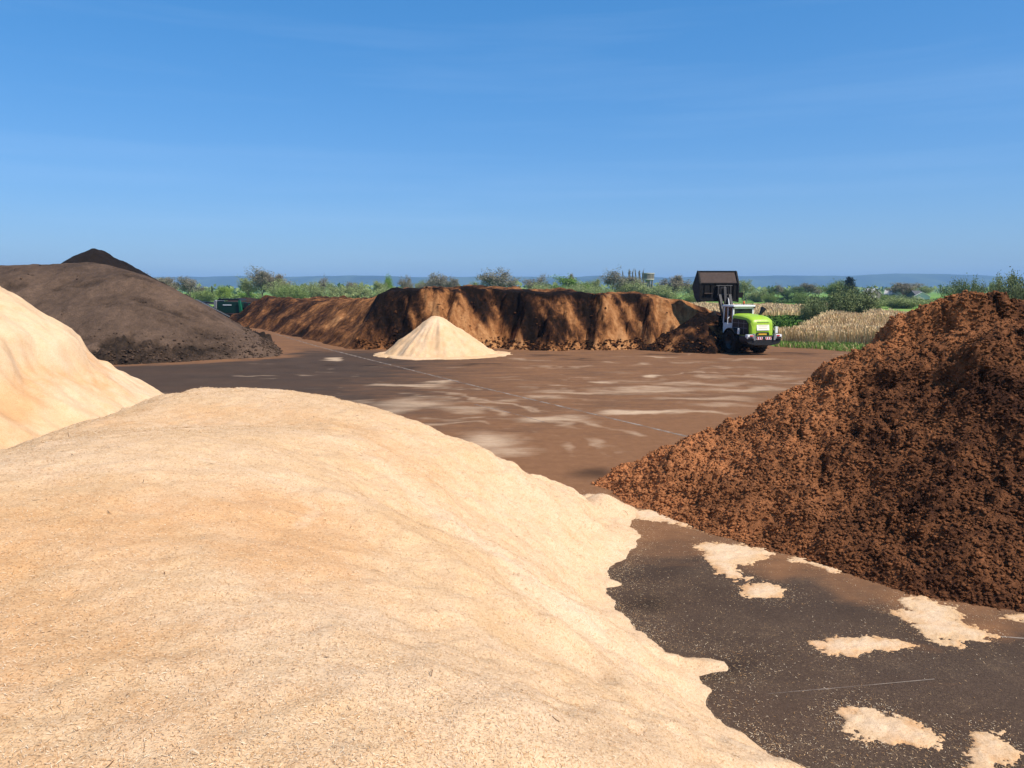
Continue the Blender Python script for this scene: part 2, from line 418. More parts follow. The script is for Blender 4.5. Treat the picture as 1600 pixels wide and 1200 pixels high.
STAINS_SHADE = [(757, 569, 44, 4), (640, 574, 34, 3), (530, 571, 36, 3), (585, 573, 22, 2), (940, 745, 60, 16), (1020, 553, 50, 2), (860, 556, 60, 2), (905, 562, 50, 2), (1240, 553, 60, 3), (1120, 1050, 120, 30), (1000, 940, 90, 26)]  # dark yard marks; the one right of the loader paints in its shadow
def yard_h(X, Y):
    wx = X + fbm(X, Y, 1.3, 4, 40) * .9 * np.clip(Y / 30, .2, 1.5); wy = Y + fbm(X, Y, 1.7, 4, 44) * 1.3 * np.clip(Y / 30, .2, 1.5)
    pale = np.zeros_like(X)
    for x, y, rx, ry, s in pale_blobs:
        q = ((wx - x) / (rx * 1.15)) ** 2 + ((wy - y) / (ry * 1.3)) ** 2
        pale = np.maximum(pale, s * np.exp(-q * 1.1))
    # peat dust: around the brown heap, in front of the cut bank, and down the middle of the yard
    for arc in TRACKS:
        pts = [G(*q) for q in arc]
        for off in (-.95, .95):
            q = [(a + off * .55, b + off * .8) for a, b in pts]
            pale = np.maximum(pale, .40 * np.exp(-(seg_d(wx, wy, q) / .26) ** 2) * sstep(-.25, .3, fbm(X, Y, 2.2, 3, 58)))
    stain_shade = np.zeros_like(X)
    for px, py, w, hh in STAINS_SHADE:
        x, y = G(px, py); x2, _ = G(px + w / 2, py); _, y2 = G(px, py - hh / 2)
        stain_shade = np.maximum(stain_shade, np.exp(-((wx - x) / (x2 - x)) ** 2 - ((wy - y) / (y2 - y)) ** 2))
    dust = sstep(17, 3, poly_dist(X, Y, TOE_PEAT) * -1 + fbm(X, Y, 5, 4, 56) * 4) * 1.0 * sstep(11, 15, Y)
    dust = np.maximum(dust, .74 * sstep(-12, 2, X) * sstep(16, 24, Y + fbm(X, Y, 5, 3, 51) * 5))
    dust = np.maximum(dust, .8 * sstep(3.2, .2, -poly_dist(X, Y, TOE_BANK) + fbm(X, Y, 2, 3, 52) * 1.5))
    dust = np.maximum(dust, .8 * sstep(2.4, .1, -poly_dist(X, Y, TOE_LEFT) + fbm(X, Y, 2, 3, 53) * 1.8))
    dust = np.maximum(dust, .72 * sstep(52, 62, Y) * sstep(-4, -12, X))
    dust = np.maximum(dust, .75 * sstep(1.8, .05, -poly_dist(X, Y, TOE_PEAT) + fbm(X, Y, 1, 4, 54) * 1.5))
    straw = sstep(5.5, .2, -poly_dist(X, Y, TOE_FIBRE) + fbm(X, Y, 2, 4, 55) * 2.5) * sstep(20, 14, Y) * .5 + .12 * sstep(14, 10, Y)
    return np.full_like(X, .0) + 0.012, {'pale': pale, 'dust': dust, 'straw': straw, 'stain_shade': stain_shade}
def yard_mat():
    n = NT('yard_asphalt')
    stone = n.voro(85); f1 = n.noise(.55, 5, .6); f2 = n.noise(40, 4, .7)
    base = n.mix(f1, (.044, .0285, .0205), (.105, .069, .049))
    base = n.mix(n.ramp(n.noise(.23, 5, .65, stretch=(.5, 1.6, 1)), [(.4, 0), (.7, .5)]), base, (.105, .060, .038))
    base = n.mix(.8, base, n.ramp(f2, [(.3, .55), (.55, 1), (.75, 1.35)]), 'MULTIPLY')
    dn = n.math('ADD', n.math('MULTIPLY', n.math('SUBTRACT', n.noise(.8, 8, .7, stretch=(.45, 1.3, 1)), .5), 1.5), n.attr('dust'), True)
    col = n.mix(n.ramp(dn, [(.15, 0), (.85, .92)]), base, n.mix(n.noise(3, 6, .7), (.150, .068, .031), (.31, .150, .072)))
    pn = n.math('ADD', n.attr('pale'), n.math('MULTIPLY', n.math('SUBTRACT', n.noise(3.0, 8, .8, stretch=(.28, 1.9, 1)), .5), n.math('ADD', n.math('MULTIPLY', n.attr('pale'), 1.3), .22)), True)
    col = n.mix(n.ramp(pn, [(.16, 0), (.58, .68), (.9, .92)]), col, n.mix(n.noise(5, 5), (.50, .31, .17), (.68, .50, .34)))
    col = n.mix(n.math('MULTIPLY', n.attr('stain_shade'), .7), col, (.020, .014, .011))
    # loose single fibres trodden on the asphalt
    sv = n.math('ADD', n.noise(26, 3, .6, stretch=(1, 4.5, 1, 0, 0, .6), dist=1.2), n.math('MULTIPLY', n.noise(30, 3, .6, stretch=(4.2, 1, 1, 0, 0, .3), dist=1.2), 1.0))
    sv = n.math('ADD', n.math('MULTIPLY', sv, .5), n.math('MULTIPLY', n.math('SUBTRACT', n.noise(1.1, 5, .7), .5), .22))
    col = n.mix(n.math('MULTIPLY', n.ramp(sv, [(.555, 0), (.62, .75)]), n.attr('straw')), col, (.42, .27, .14))
    nb = n.bump(n.math('ADD', f2, n.math('MULTIPLY', stone, .6)), .012, .7); nb = n.bump(n.noise(3, 6), .03, .4, nb)
    return n.done(col, 1.0, nb, spec=.06)
#==PILES==
# ------------------------------------------------------------------ footprints (toe lines) of the heaps
TOE_FIBRE = [G(*p) for p in [(885, 777), (905, 772), (930, 771), (955, 779), (978, 797), (1000, 830), (1010, 853), (990, 876), (964, 896), (962, 905), (982, 914), (958, 922), (966, 948), (1000, 985), (1050, 1013), (1105, 1022), (1148, 1030), (1158, 1046), (1150, 1060), (1098, 1062), (1108, 1085), (1165, 1135), (1240, 1203)]] + \
    [(3.35, 6.3), (3.6, 4.5), (3.8, 1), (3.5, -5), (-13, -6), (-14, 3), (-12.6, 7.5), (-10.7, 10.6), (-11.2, 15), (-10.0, 19.2), (-5.6, 20.2), (-2.2, 19.4), (0, 18.0)]
TOE_HEAP = [(-11.0, 26.5), (-9.0, 23.2), (-8.6, 19), (-8.9, 14), (-9.8, 11), (-14, 8.5), (-32, 9), (-34, 34), (-20, 34), (-13.5, 31)]
TOE_PEAT = [G(*p) for p in [(925, 757), (945, 768), (975, 790), (1020, 800), (1065, 818), (1120, 838), (1190, 856), (1240, 872), (1300, 893), (1360, 915), (1420, 932), (1500, 947), (1600, 958)]] + \
    [(9.5, 9.3), (14, 7.5), (24, 9), (27, 20), (22, 29), (14.5, 27.5), (9.6, 24.8), (6.0, 21.8)]
TOE_LEFT = [G(*p) for p in [(130, 571), (200, 569), (260, 567), (330, 563), (390, 560), (430, 557), (446, 551), (440, 545)]] + [(-20.5, 66), (-26, 74), (-36, 80), (-75, 84), (-80, 60), (-70, 48), (-40, 46.3)]
TOE_BANK = [G(*p) for p in [(384, 511), (430, 520), (470, 529), (500, 535), (540, 546)]] + [(-10.2, 58.6), (-8.6, 57.4), (-5.0, 57.2), (-2.6, 58.6), (-.9, 59.2), (-.2, 57.6), (1.3, 58.0), (1.5, 57.0),
    (4.0, 56.8), (4.4, 57.6), (5.6, 58.2), (6.0, 57.4), (7.6, 57.6), (9.5, 58.6), (10.4, 58.0), (12.6, 58.3), (17.8, 59.5), (21, 63), (21.5, 72), (14, 84), (-6, 100), (-26, 112), (-36, 112), (-38, 100)]
print('toe fibre', [tuple(round(v, 1) for v in p) for p in TOE_FIBRE[:23]])
print('toe peat', [tuple(round(v, 1) for v in p) for p in TOE_PEAT[:13]])

yard_poly = [(-90, -15), (70, -15), (70, 40), G(1420, 548), G(1330, 546), G(1216, 541), (19, 66), (21, 78), (10, 110), (-60, 125), (-110, 120)]
def yh(X, Y):
    h, A = yard_h(X, Y); d = poly_dist(X, Y, yard_poly) + fbm(X, Y, 2, 3, 60) * .5
    return np.where(d > 0, h, -1), A
def yard_grid():
    # finer near the camera
    ys = np.concatenate([np.arange(-15, 5, 1.0), np.arange(5, 20, .06), np.arange(20, 42, .14), np.arange(42, 66, .2), np.arange(66, 126, 1.0)])
    xs = np.concatenate([np.arange(-110, -30, 2.0), np.arange(-30, -2, .35), np.arange(-2, 13, .075), np.arange(13, 30, .25), np.arange(30, 71, 1.5)])
    X, Y = np.meshgrid(xs, ys); H, A = yh(X, Y); keep = H > -.5
    q = keep[:-1, :-1] & keep[1:, :-1] & keep[:-1, 1:] & keep[1:, 1:]
    idx = np.arange(X.size).reshape(X.shape)
    F = np.stack([idx[:-1, :-1], idx[:-1, 1:], idx[1:, 1:], idx[1:, :-1]], -1)[q]
    used = np.unique(F); rem = np.full(X.size, -1); rem[used] = np.arange(len(used))
    V = np.stack([X.ravel(), Y.ravel(), H.ravel()], -1)[used]
    return link_mesh('yard', np_mesh('yard', V, rem[F], {k: a.ravel()[used] for k, a in A.items()}), yard_mat())
tag(yard_grid(), kind='structure')

def strip(name, pts, w, z, m):
    pts = [Vector((p[0], p[1], z)) for p in pts]; V = []; F = []
    n = 0
    for a, b in zip(pts, pts[1:]):
        d = (b - a).normalized(); s = Vector((-d.y, d.x, 0)) * w / 2; k = max(2, int((b - a).length / .4))
        for i in range(k + 1):
            p = a.lerp(b, i / k); j = random.uniform(.8, 1.2); V += [tuple(p - s * j), tuple(p + s * j)]
            if i: F.append((n - 2, n - 1, n + 1, n))
            n += 2
    return link_mesh(name, np_mesh(name, V, F), m)
def line_mat():
    n = NT('worn_pale_joint'); f = n.noise(1.5, 7, .7)
    tr = n.t.nodes.new('ShaderNodeBsdfTransparent'); mx = n.t.nodes.new('ShaderNodeMixShader')
    n.done(n.mix(f, (.20, .145, .105), (.40, .31, .24)), .9)
    n.L(n.ramp(f, [(.38, .1), (.62, .85)]), mx.inputs[0]); n.L(tr.outputs[0], mx.inputs[1]); n.L(n.b.outputs[0], mx.inputs[2])
    n.L(mx.outputs[0], n.t.nodes['Material Output'].inputs['Surface']); return n.m
LM = line_mat()
tag(strip('yard_joint', [G(430, 522), G(505, 544), G(600, 568), G(740, 603), G(870, 634), G(1000, 665), G(1100, 689)], .16, .017, LM), kind='structure')
tag(strip('yard_joint', [G(1555, 996), G(1640, 1002)], .035, .017, LM), kind='structure')
tag(strip('yard_joint', [G(1200, 1086), G(1330, 1075), G(1460, 1063)], .012, .017, LM), kind='structure')
tag(strip('yard_joint', [G(740, 632), G(800, 646), G(850, 660)], .07, .017, LM), kind='structure')

# ------------------------------------------------------------------ heaps of wood fibre and peat
def gauss(x, y, cx, cy, rx, ry, rot=0):
    c, s = math.cos(rot), math.sin(rot); u = (x - cx) * c + (y - cy) * s; v = -(x - cx) * s + (y - cy) * c
    return np.exp(-(u / rx) ** 2 - (v / ry) ** 2)
def fibre_h(X, Y):
    d = poly_dist(X, Y, TOE_FIBRE) + fbm(X, Y, .55, 6, 3, .6) * .17
    low = sstep(0, 1.2, d)
    slope = d * (.30 + .36 * low)                      # a feathered toe running out on the asphalt
    cap = 2.46 + fbm(X, Y, 6, 3, 11) * .35 + .25 * gauss(X, Y, -3.6, 8.6, 2.6, 2.2) - .15 * gauss(X, Y, -2.6, 12.2, 2.6, .9, .12) + .02 * gauss(X, Y, -6.5, 13.2, 2.0, 2.0) + .15 * gauss(X, Y, -6, 5, 3, 3)
    h = smin(slope, cap, .9)
    # ribs and slides down the flank towards the right
    t = (Y - 8) + X * .55
    h += (np.abs(fbm(t, X * .15, 2.4, 3, 21)) * -.26 + .05) * sstep(.3, 2.0, d) * sstep(6.0, 3.2, d + 0 * X)
    h += fbm(X, Y, 1.3, 4, 31) * .05 * sstep(.1, 1.2, d) + fbm(X, Y, .22, 4, 33, .65) * .026 * sstep(-.05, .5, d)
    h -= .40 * gauss(X, Y, -.4, 15.0, 2.3, 1.9) * sstep(0, .9, d)
    # small slump at the back end of the toe
    h = np.maximum(h, .42 * gauss(X, Y, *G(940, 800), .55, .6) - .03 + 0 * h)
    tan = .10 + .58 * gauss(X, Y, -2.9, 6.3, 1.6, 1.1) + .6 * gauss(X, Y, -1.75, 6.1, .55, .9, .4) + .55 * gauss(X, Y, -4.3, 5.0, 1.6, 1.3) + .55 * gauss(X, Y, -2.1, 7.2, .8, .5) + .5 * gauss(X, Y, -3.0, 4.0, 1.8, .9)
    tan = tan + .42 * np.exp(-(seg_d(X, Y, [(-6.2, 12.0), (-4.2, 12.9), (-2.6, 12.2), (-1.2, 10.6), (.3, 9.6)]) / .75) ** 2)
    tan = tan + .3 * gauss(X, Y, 1.1, 12.6, .5, 1.6, .3)
    pale = .55 * sstep(4.2, 1.5, d) + .32 * np.exp(-(seg_d(X, Y, [(-5.0, 10.6), (-3.6, 11.2), (-2.2, 10.8), (-.6, 9.3), (.8, 8.2)]) / .35) ** 2) + .5 * np.exp(-(seg_d(X, Y, [(-3.6, 8.1), (-2.6, 7.9), (-1.9, 7.4), (-1.95, 6.9)]) / .12) ** 2)
    h = np.where(d < -.35, -1, h - .02)
    return h, {'tan': np.clip(tan, 0, 1), 'pale': np.clip(pale, 0, 1)}
fib, FV, FF = field('fibre_heap', -17, 4.6, -6, 20.5, .05, fibre_h, M['fibre'])
tag(fib, 'huge pale cream heap of loose wood fibre filling the near left of the yard', 'fibre heap')

def heap2_h(X, Y):
    d = poly_dist(X, Y, TOE_HEAP) + fbm(X, Y, 1.6, 4, 5) * .35
    h = smin(d * .74, 6.4 + fbm(X, Y, 4, 3, 6) * .6, 1.5)
    # a slipped shelf: steeper crust above, tan foot below
    e = fbm(X, Y, 2.2, 4, 16) * .9
    sh = sstep(3.15, 3.6, d + e); h += .55 * sh * sstep(12.5, 8, d) - .15
    h += fbm(X, Y, .9, 4, 12) * .16 * sstep(0, .6, d) + fbm(X, Y, .3, 3, 14) * .04
    tan = .9 * sstep(3.4, 3.1, d + e) * sstep(2.3, 2.9, d + e) + .5 * gauss(X, Y, -10.6, 15.5, 2.2, 2.6)
    return np.where(d < -.1, -1, h), {'tan': np.clip(tan, 0, 1), 'pale': np.clip(.45 * sstep(16, 20, Y), 0, 1)}
o, _, _ = field('fibre_heap', -35, -6.8, 8, 35, .09, heap2_h, M['fibre'])
tag(o, 'tall wood fibre heap with a slipped crust rising at the left edge of the picture', 'fibre heap')

cx, cy = P(685, 500, 54)[:2]
def cone_h(X, Y):
    r = np.hypot((X - cx) * np.where(X > cx, .96, 1.04) + fbm(X, Y, 2.5, 3, 8) * .7, (Y - cy) * 1.02 + fbm(X, Y, 2.5, 2, 9) * .5)
    top = smin((3.98 - r) * .73, 2.75 - .10 * np.hypot(X - cx, Y - cy), .35)
    a = np.arctan2(Y - cy, X - cx)
    top = np.maximum(top, 1.9 * gauss(X, Y, cx + 1.25, cy - .5, 1.15, 1.3))
    h = top + (fbm(a * 3, r * .2, .7, 3, 4) * .22) * sstep(0, 1.6, r) * sstep(0, .5, 4.1 - r) + fbm(X, Y, .35, 3, 17) * .06
    foot = sstep(.35, 0, top); h = np.where(r < 4.7 + fbm(X, Y, .8, 4, 19) * .9, np.maximum(h, .04 * foot - .05 + .12 * sstep(4.8, 4.1, r)), -1)
    pale = .55 * np.exp(-(seg_d(X, Y, [(cx - 2.6, cy - 2.9), (cx - .9, cy - 1.5), (cx + .1, cy - .5)]) / .22) ** 2) + .4 * gauss(X, Y, cx + .7, cy - .9, .5, .3)
    return h, {'tan': .30 + 0 * X - pale, 'pale': pale}
o, _, _ = field('fibre_heap', cx - 5.2, cx + 5.2, cy - 5.2, cy + 5.2, .07, cone_h, M['fibre'])
tag(o, 'small conical heap of pale wood fibre standing alone before the cut peat bank', 'fibre heap')

def peat_h(X, Y):
    d = poly_dist(X, Y, TOE_PEAT) + fbm(X, Y, 1.2, 4, 2) * .30
    cap = 3.95 + fbm(X, Y, 3, 3, 7) * .35 - .62 * np.maximum(X - 10.3, 0)
    h = smin(d * .625, cap - .12, .7)
    # rear lobe with a broken edge
    dl = poly_dist(X, Y, [(8.2, 16.6), (8.4, 18.6), (11, 22), (19, 22), (21, 15), (15, 15), (11, 15.4)]) + fbm(X, Y, .8, 3, 23) * .35
    h += .46 * sstep(-.08, .22, dl)
    dl2 = poly_dist(X, Y, [(6.6, 15.8), (6.9, 18.6), (9, 21), (20, 21), (20, 14), (10, 14)]) + fbm(X, Y, .8, 3, 24) * .4
    h += .24 * sstep(-.08, .22, dl2)
    df = poly_dist(X, Y, [(8.1, 13.2), (8.6, 15.0), (12, 14.8), (16, 16), (17, 10), (11, 10)]) + fbm(X, Y, .7, 4, 26) * .5
    h += .45 * sstep(-.5, .7, df)
    ins = sstep(-.05, .35, d)
    h += (fbm(X, Y, 1.1, 4, 63) * .20 + fbm(X, Y, .30, 5, 61, .75) * .085 + np.abs(fbm(X + fbm(X, Y, .2, 2, 67) * .2, Y, .2, 4, 62, .7)) * .10 + fbm(X, Y, .10, 2, 64) * .05 - .03) * ins
    # scattered clefts, sunk in and darker in colour
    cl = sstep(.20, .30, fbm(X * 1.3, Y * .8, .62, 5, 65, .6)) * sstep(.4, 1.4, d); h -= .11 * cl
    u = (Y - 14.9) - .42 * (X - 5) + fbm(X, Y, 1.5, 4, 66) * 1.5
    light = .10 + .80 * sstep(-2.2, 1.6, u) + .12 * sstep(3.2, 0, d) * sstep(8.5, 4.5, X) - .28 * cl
    return np.where(d < -.25, -1, h), {'light': np.clip(light, 0, 1)}
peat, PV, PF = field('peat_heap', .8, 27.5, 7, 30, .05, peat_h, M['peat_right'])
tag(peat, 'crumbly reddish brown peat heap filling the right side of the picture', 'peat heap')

def left_h(X, Y):
    d = poly_dist(X, Y, TOE_LEFT) + fbm(X, Y, 4, 3, 70) * .6
    h = smin(d * .585, 6.5 + fbm(X, Y, 9, 3, 71) * .5 - .02 * np.abs(X + 33), 1.7)
    foot = sstep(2.1, 1.75, d + fbm(X, Y, 1.8, 5, 72, .6) * 1.5) * sstep(-18.5, -22, X)
    h = h * (1 - .0 * foot) - .36 * foot * sstep(.5, 1.5, d)
    h += fbm(X, Y, 1.2, 4, 73) * .16 * sstep(0, .8, d) + (np.abs(fbm(X, Y, .75, 4, 74, .6)) * 1.3 - .16) * foot
    scar = sstep(.30, .36, fbm(X * .6, Y * 1.3, 1.6, 4, 75)); h -= .13 * scar * sstep(1.5, 3, d)
    light = .62 + fbm(X, Y, 7, 3, 76) * .3 - 1.0 * foot - .3 * scar + .12 * sstep(5, 2, h) - .12 * sstep(5.2, 6.5, h)
    return np.where(d < -.2, -1, h), {'light': np.clip(light, 0, 1)}
o, _, _ = field('peat_heap', -72, -14.5, 45, 85, .16, left_h, M['peat_dark'])
LEFTH = o; tag(o, 'big smooth dark brown peat heap with a crumbled black foot on the left', 'peat heap')

def cone_field(name, label, px, py, Y, base_r, slope, m, light=.5, res=.2, elong=1.0, seed=0):
    X0, Y0, Z0 = P(px, py, Y)
    def hf(X, Yg):
        r = np.hypot((X - X0) / elong, Yg - Y0) + fbm(X, Yg, 3, 3, seed) * .6
        h = smin(Z0 - r * slope, Z0 + 0 * r - .1, .5) + fbm(X, Yg, 1.1, 4, seed + 3) * .22
        return np.where(h < 0, -1, h), {'light': light + fbm(X, Yg, 2, 3, seed + 5) * .4}
    R0 = Z0 / slope * max(1, elong) + 2
    o, _, _ = field(name, X0 - R0, X0 + R0, Y0 - Z0 / slope - 2, Y0 + Z0 / slope + 2, res, hf, m)
    return tag(o, label, 'peat heap')
cone_field('peat_heap', 'pointed black peat heap whose tip shows behind the big dark heap', 147, 383, 84, 12, .62, peat_mat('black_peat', (.009, .0065, .005), (.032, .021, .016), .6, grain=.6), .5, seed=80)
def ridge_field(name, label, pts, slope, m, light, res=.35, seed=0, cat='peat heap'):
    """pts: list of crest points (x, y, z)"""
    pts = np.array(pts)
    def hf(X, Y):
        h = np.full(X.shape, -5.0)
        for a, b in zip(pts, pts[1:]):
            dx, dy = b[0] - a[0], b[1] - a[1]; t = np.clip(((X - a[0]) * dx + (Y - a[1]) * dy) / (dx * dx + dy * dy), 0, 1)
            dd = np.hypot(X - a[0] - t * dx, Y - a[1] - t * dy)
            h = np.maximum(h, a[2] + (b[2] - a[2]) * t - np.sqrt(dd ** 2 + .3) * slope)
        h = h + fbm(X, Y, 2.5, 4, seed) * .35 * sstep(0, 1.5, h)
        return np.where(h < 0, -1, h), {'light': light + fbm(X, Y, 3, 4, seed + 2) * .5}
    mz = pts[:, 2].max() / slope + 2
    o, _, _ = field(name, pts[:, 0].min() - mz, pts[:, 0].max() + mz, pts[:, 1].min() - mz, pts[:, 1].max() + mz, res, hf, m)
    return tag(o, label, cat)
ridge_field('peat_heap', 'low black peat ridge running behind the big dark heap to the green screener', [P(250, 452, 92), P(292, 459, 96), P(316, 475, 98)], .85, M['peat_far'], .5, seed=90)
ridge_field('peat_heap', 'long low black peat ridge behind the green screening machine', [P(352, 469, 128), P(375, 463.5, 130), P(420, 466, 132), P(500, 468, 130)], .55, M['peat_far'], .45, seed=94)
ridge_field('peat_heap', 'thin dark peat windrow lying between the big dark heap and the yard lane', [P(352, 501, 72), P(385, 518, 67), P(425, 542, 60)], .6, M['peat_far'], .65, res=.2, seed=97)

def bank_h(X, Y):
    fx = X + fbm(X, Y, 2.2, 3, 100) * .5; fy = Y + fbm(X * 1.6, Y * .6, 1.7, 4, 101) * .9
    d = poly_dist(fx, fy, TOE_BANK)
    front = sstep(-12.5, -9, X) * sstep(70, 62, Y)
    steep = .75 + .85 * front * sstep(17.5, 10, X)
    xs_t = [-40, -30, -20, -14, -11.5, -9.8, -7.4, 0, 1.0, 3.5, 5.0, 6.5, 8.2, 10.2, 12.5, 14.8, 17]
    hs_t = [3.7, 3.45, 3.3, 3.4, 3.85, 4.6, 4.65, 4.6, 4.45, 4.3, 4.4, 4.15, 4.05, 4.1, 3.9, 3.5, 2.7]
    top = np.interp(X, xs_t, hs_t) + fbm(X, Y, 2, 4, 102) * .42
    h = smin(d * steep + .12 * d * d * front * 0, top, .45)
    tal = sstep(0, 1.2, d)
    h = h * (.72 + .28 * tal)
    face = front * sstep(.15, .8, d) * sstep(3.4, 2.0, d)
    h += (fbm(X * 1.5, Y, 1.5, 6, 103, .62) * .8 + np.abs(fbm(X, Y, .7, 5, 104, .62)) * .45 - .15) * face
    h = smin(h + fbm(X + .6 * h, Y * .5, 1.0, 4, 118, .6) * .4 * face, top + .12, .25)
    flank = (1 - front)
    h += (np.abs(fbm((X + Y * .45), Y * .1, 5.5, 3, 105)) * -1.1 + .2 + fbm(X, Y, 1.2, 3, 106) * .16) * flank * sstep(.3, 1.6, d)
    pxx = 800 + X / Y * FPX * .99
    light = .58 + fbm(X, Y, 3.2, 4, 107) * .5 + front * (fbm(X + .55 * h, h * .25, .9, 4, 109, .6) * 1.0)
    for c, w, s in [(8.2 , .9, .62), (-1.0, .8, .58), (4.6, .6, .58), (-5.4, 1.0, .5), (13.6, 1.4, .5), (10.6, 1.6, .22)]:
        light = light + s * np.exp(-((X + (h - 2) * .18 - c) / w) ** 2) * front  # lighter orange columns paint in the sunlit rib faces
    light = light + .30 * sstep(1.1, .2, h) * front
    light = light - .8 * sstep(.40, .0, top - h + fbm(X, Y, .7, 3, 108) * .6) * sstep(13, 9, X) * front + .03 * flank - .16 * sstep(-16, -26, X) - .50 * front * sstep(-6.2, -8.0, X) - .6 * front * np.exp(-((X + (h - 2) * .3 - 1.6) / 1.1) ** 2)  # left-facing corner and one rib darkened as painted shade; dark crest is crust
    return np.where(d < -.1, -1, h - .05), {'light': np.clip(light, 0, 1)}
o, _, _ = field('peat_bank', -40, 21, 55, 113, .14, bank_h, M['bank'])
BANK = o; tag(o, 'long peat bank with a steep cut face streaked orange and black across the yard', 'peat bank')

# the half dug heap beside the loader
def dug_h(X, Y):
    cx, cy, cz = P(1102, 489, 58.5)
    r = np.hypot((X - cx) * .86, (Y - cy)) + fbm(X, Y, 1.6, 4, 110) * .7
    h = smin(3.15 - r * .74, 2.85 + 0 * r, .5)
    cut = sstep(-.5, .9, X - cx + fbm(X, Y, 1, 3, 111) * .5) * sstep(.5, -.4, Y - cy + .9 + fbm(X, Y, .8, 3, 113) * .6)
    h = h - cut * .8
    h += fbm(X, Y, .9, 4, 112) * .34 - np.abs(fbm(X, Y, .5, 3, 114)) * .3
    light = .12 + fbm(X, Y, 1.0, 4, 115) * .9 - 1.2 * sstep(1.9, 2.4, h) + .5 * gauss(X, Y, cx + .5, cy - 1.3, .9, .5) + .35 * gauss(X, Y, cx - 2.8, cy - 2.4, .8, .8)  # low base tone paints in the cut face's shadow; top is black crust
    return np.where(h < 0, -1, h), {'light': np.clip(light, 0, 1)}
o, _, _ = field('peat_heap', 8, 22, 52, 65, .09, dug_h, M['bank'])
DUG = o; tag(o, 'small half dug peat heap with black crust close beside the lime loader', 'peat heap')

# ------------------------------------------------------------------ spilled wood fibre on the asphalt
SPILLS = []
def patch(outline, label, hmax=.013):
    SPILLS.append(outline)
    poly = [G(*p) for p in outline]; A = np.array(poly)
    def hf(X, Y):
        d = poly_dist(X, Y, poly) + fbm(X, Y, .26, 5, len(label), .65) * .17 + fbm(X, Y, .06, 3, 3, .7) * .09
        h = np.minimum(np.maximum(d, 0) * .09, hmax) + fbm(X, Y, .09, 3, 5) * .012
        return np.where(d < 0, -1, .016 + np.maximum(h, .001)), {'tan': .36 + fbm(X, Y, .3, 4, 9) * .9 + .25 * sstep(.15, 0, d), 'pale': np.clip(.2 + 2 * d, 0, .7)}
    o, _, _ = field('fibre_spill', A[:, 0].min() - .2, A[:, 0].max() + .2, A[:, 1].min() - .3, A[:, 1].max() + .3, .02, hf, M['fibre'], base=-.002)
    return tag(o, label, 'spill', 'spills of wood fibre on the asphalt')
patch([(1300, 1112), (1335, 1106), (1380, 1110), (1440, 1135), (1475, 1155), (1468, 1166), (1420, 1168), (1355, 1160), (1322, 1138)], 'oval cream spill of wood fibre lying alone at the bottom right', .05)
patch([(1530, 1150), (1565, 1133), (1580, 1150), (1585, 1180), (1572, 1215), (1500, 1215), (1510, 1180)], 'spill of wood fibre cut off by the bottom edge near the right corner')
patch([(1085, 850), (1115, 849), (1160, 852), (1205, 860), (1218, 868), (1180, 876), (1155, 886), (1168, 900), (1190, 910), (1160, 912), (1125, 896), (1100, 875)], 'hooked spill of wood fibre at the toe of the brown heap')
patch([(1160, 920), (1195, 912), (1235, 922), (1222, 934), (1190, 938), (1168, 934)], 'small rounded spill just below the hooked one')
patch([(1268, 1006), (1300, 1000), (1340, 996), (1395, 1000), (1438, 1012), (1400, 1018), (1330, 1026), (1295, 1022)], 'long thin streak shaped spill of fibre in the open asphalt')
patch([(1382, 956), (1420, 952), (1408, 936), (1440, 934), (1495, 948), (1508, 978), (1552, 992), (1545, 1002), (1480, 1000), (1500, 1012), (1465, 1010), (1435, 996), (1425, 975)], 'ragged brownish spill of fibre against the near toe of the brown heap')
patch([(978, 798), (1020, 797), (1062, 803), (1090, 820), (1105, 832), (1070, 826), (1030, 815), (995, 812)], 'narrow spill squeezed between the cream heap and the tip of the brown heap')
patch([(1545, 962), (1600, 960), (1640, 965), (1640, 974), (1560, 970)], 'thin spill under the brown heap at the right edge')
patch([(1320, 883), (1300, 876), (1250, 870), (1240, 878), (1290, 892), (1312, 896)], 'faint spill half buried by clods of the brown heap')

# ------------------------------------------------------------------ loose material lying on the heaps (parts of them)
def sample(V, F, n, weight=None):
    T = V[F]; c = T.mean(1); nr = np.cross(T[:, 2] - T[:, 0], T[:, 3] - T[:, 1]); A = np.linalg.norm(nr, axis=1) + 1e-12
    nr = nr / A[:, None]; nr *= np.sign(nr[:, 2:3]); w = A * (weight(c) if weight is not None else 1); w = w / w.sum()
    k = rng.choice(len(F), n, p=w); a = rng.random((n, 1)); b = rng.random((n, 1)); t = T[k]
    p = (t[:, 0] * (1 - a) + t[:, 1] * a) * (1 - b) + (t[:, 3] * (1 - a) + t[:, 2] * a) * b
    return p, nr[k]
def in_view(c, lim=1.08):
    z = (c[:, 1] * math.cos(PITCH) - (c[:, 2] - CAM_H) * math.sin(PITCH)); z = np.maximum(z, .1)
    return ((np.abs(c[:, 0]) / z < lim * .72) & (c[:, 1] > 1.0)).astype(float)
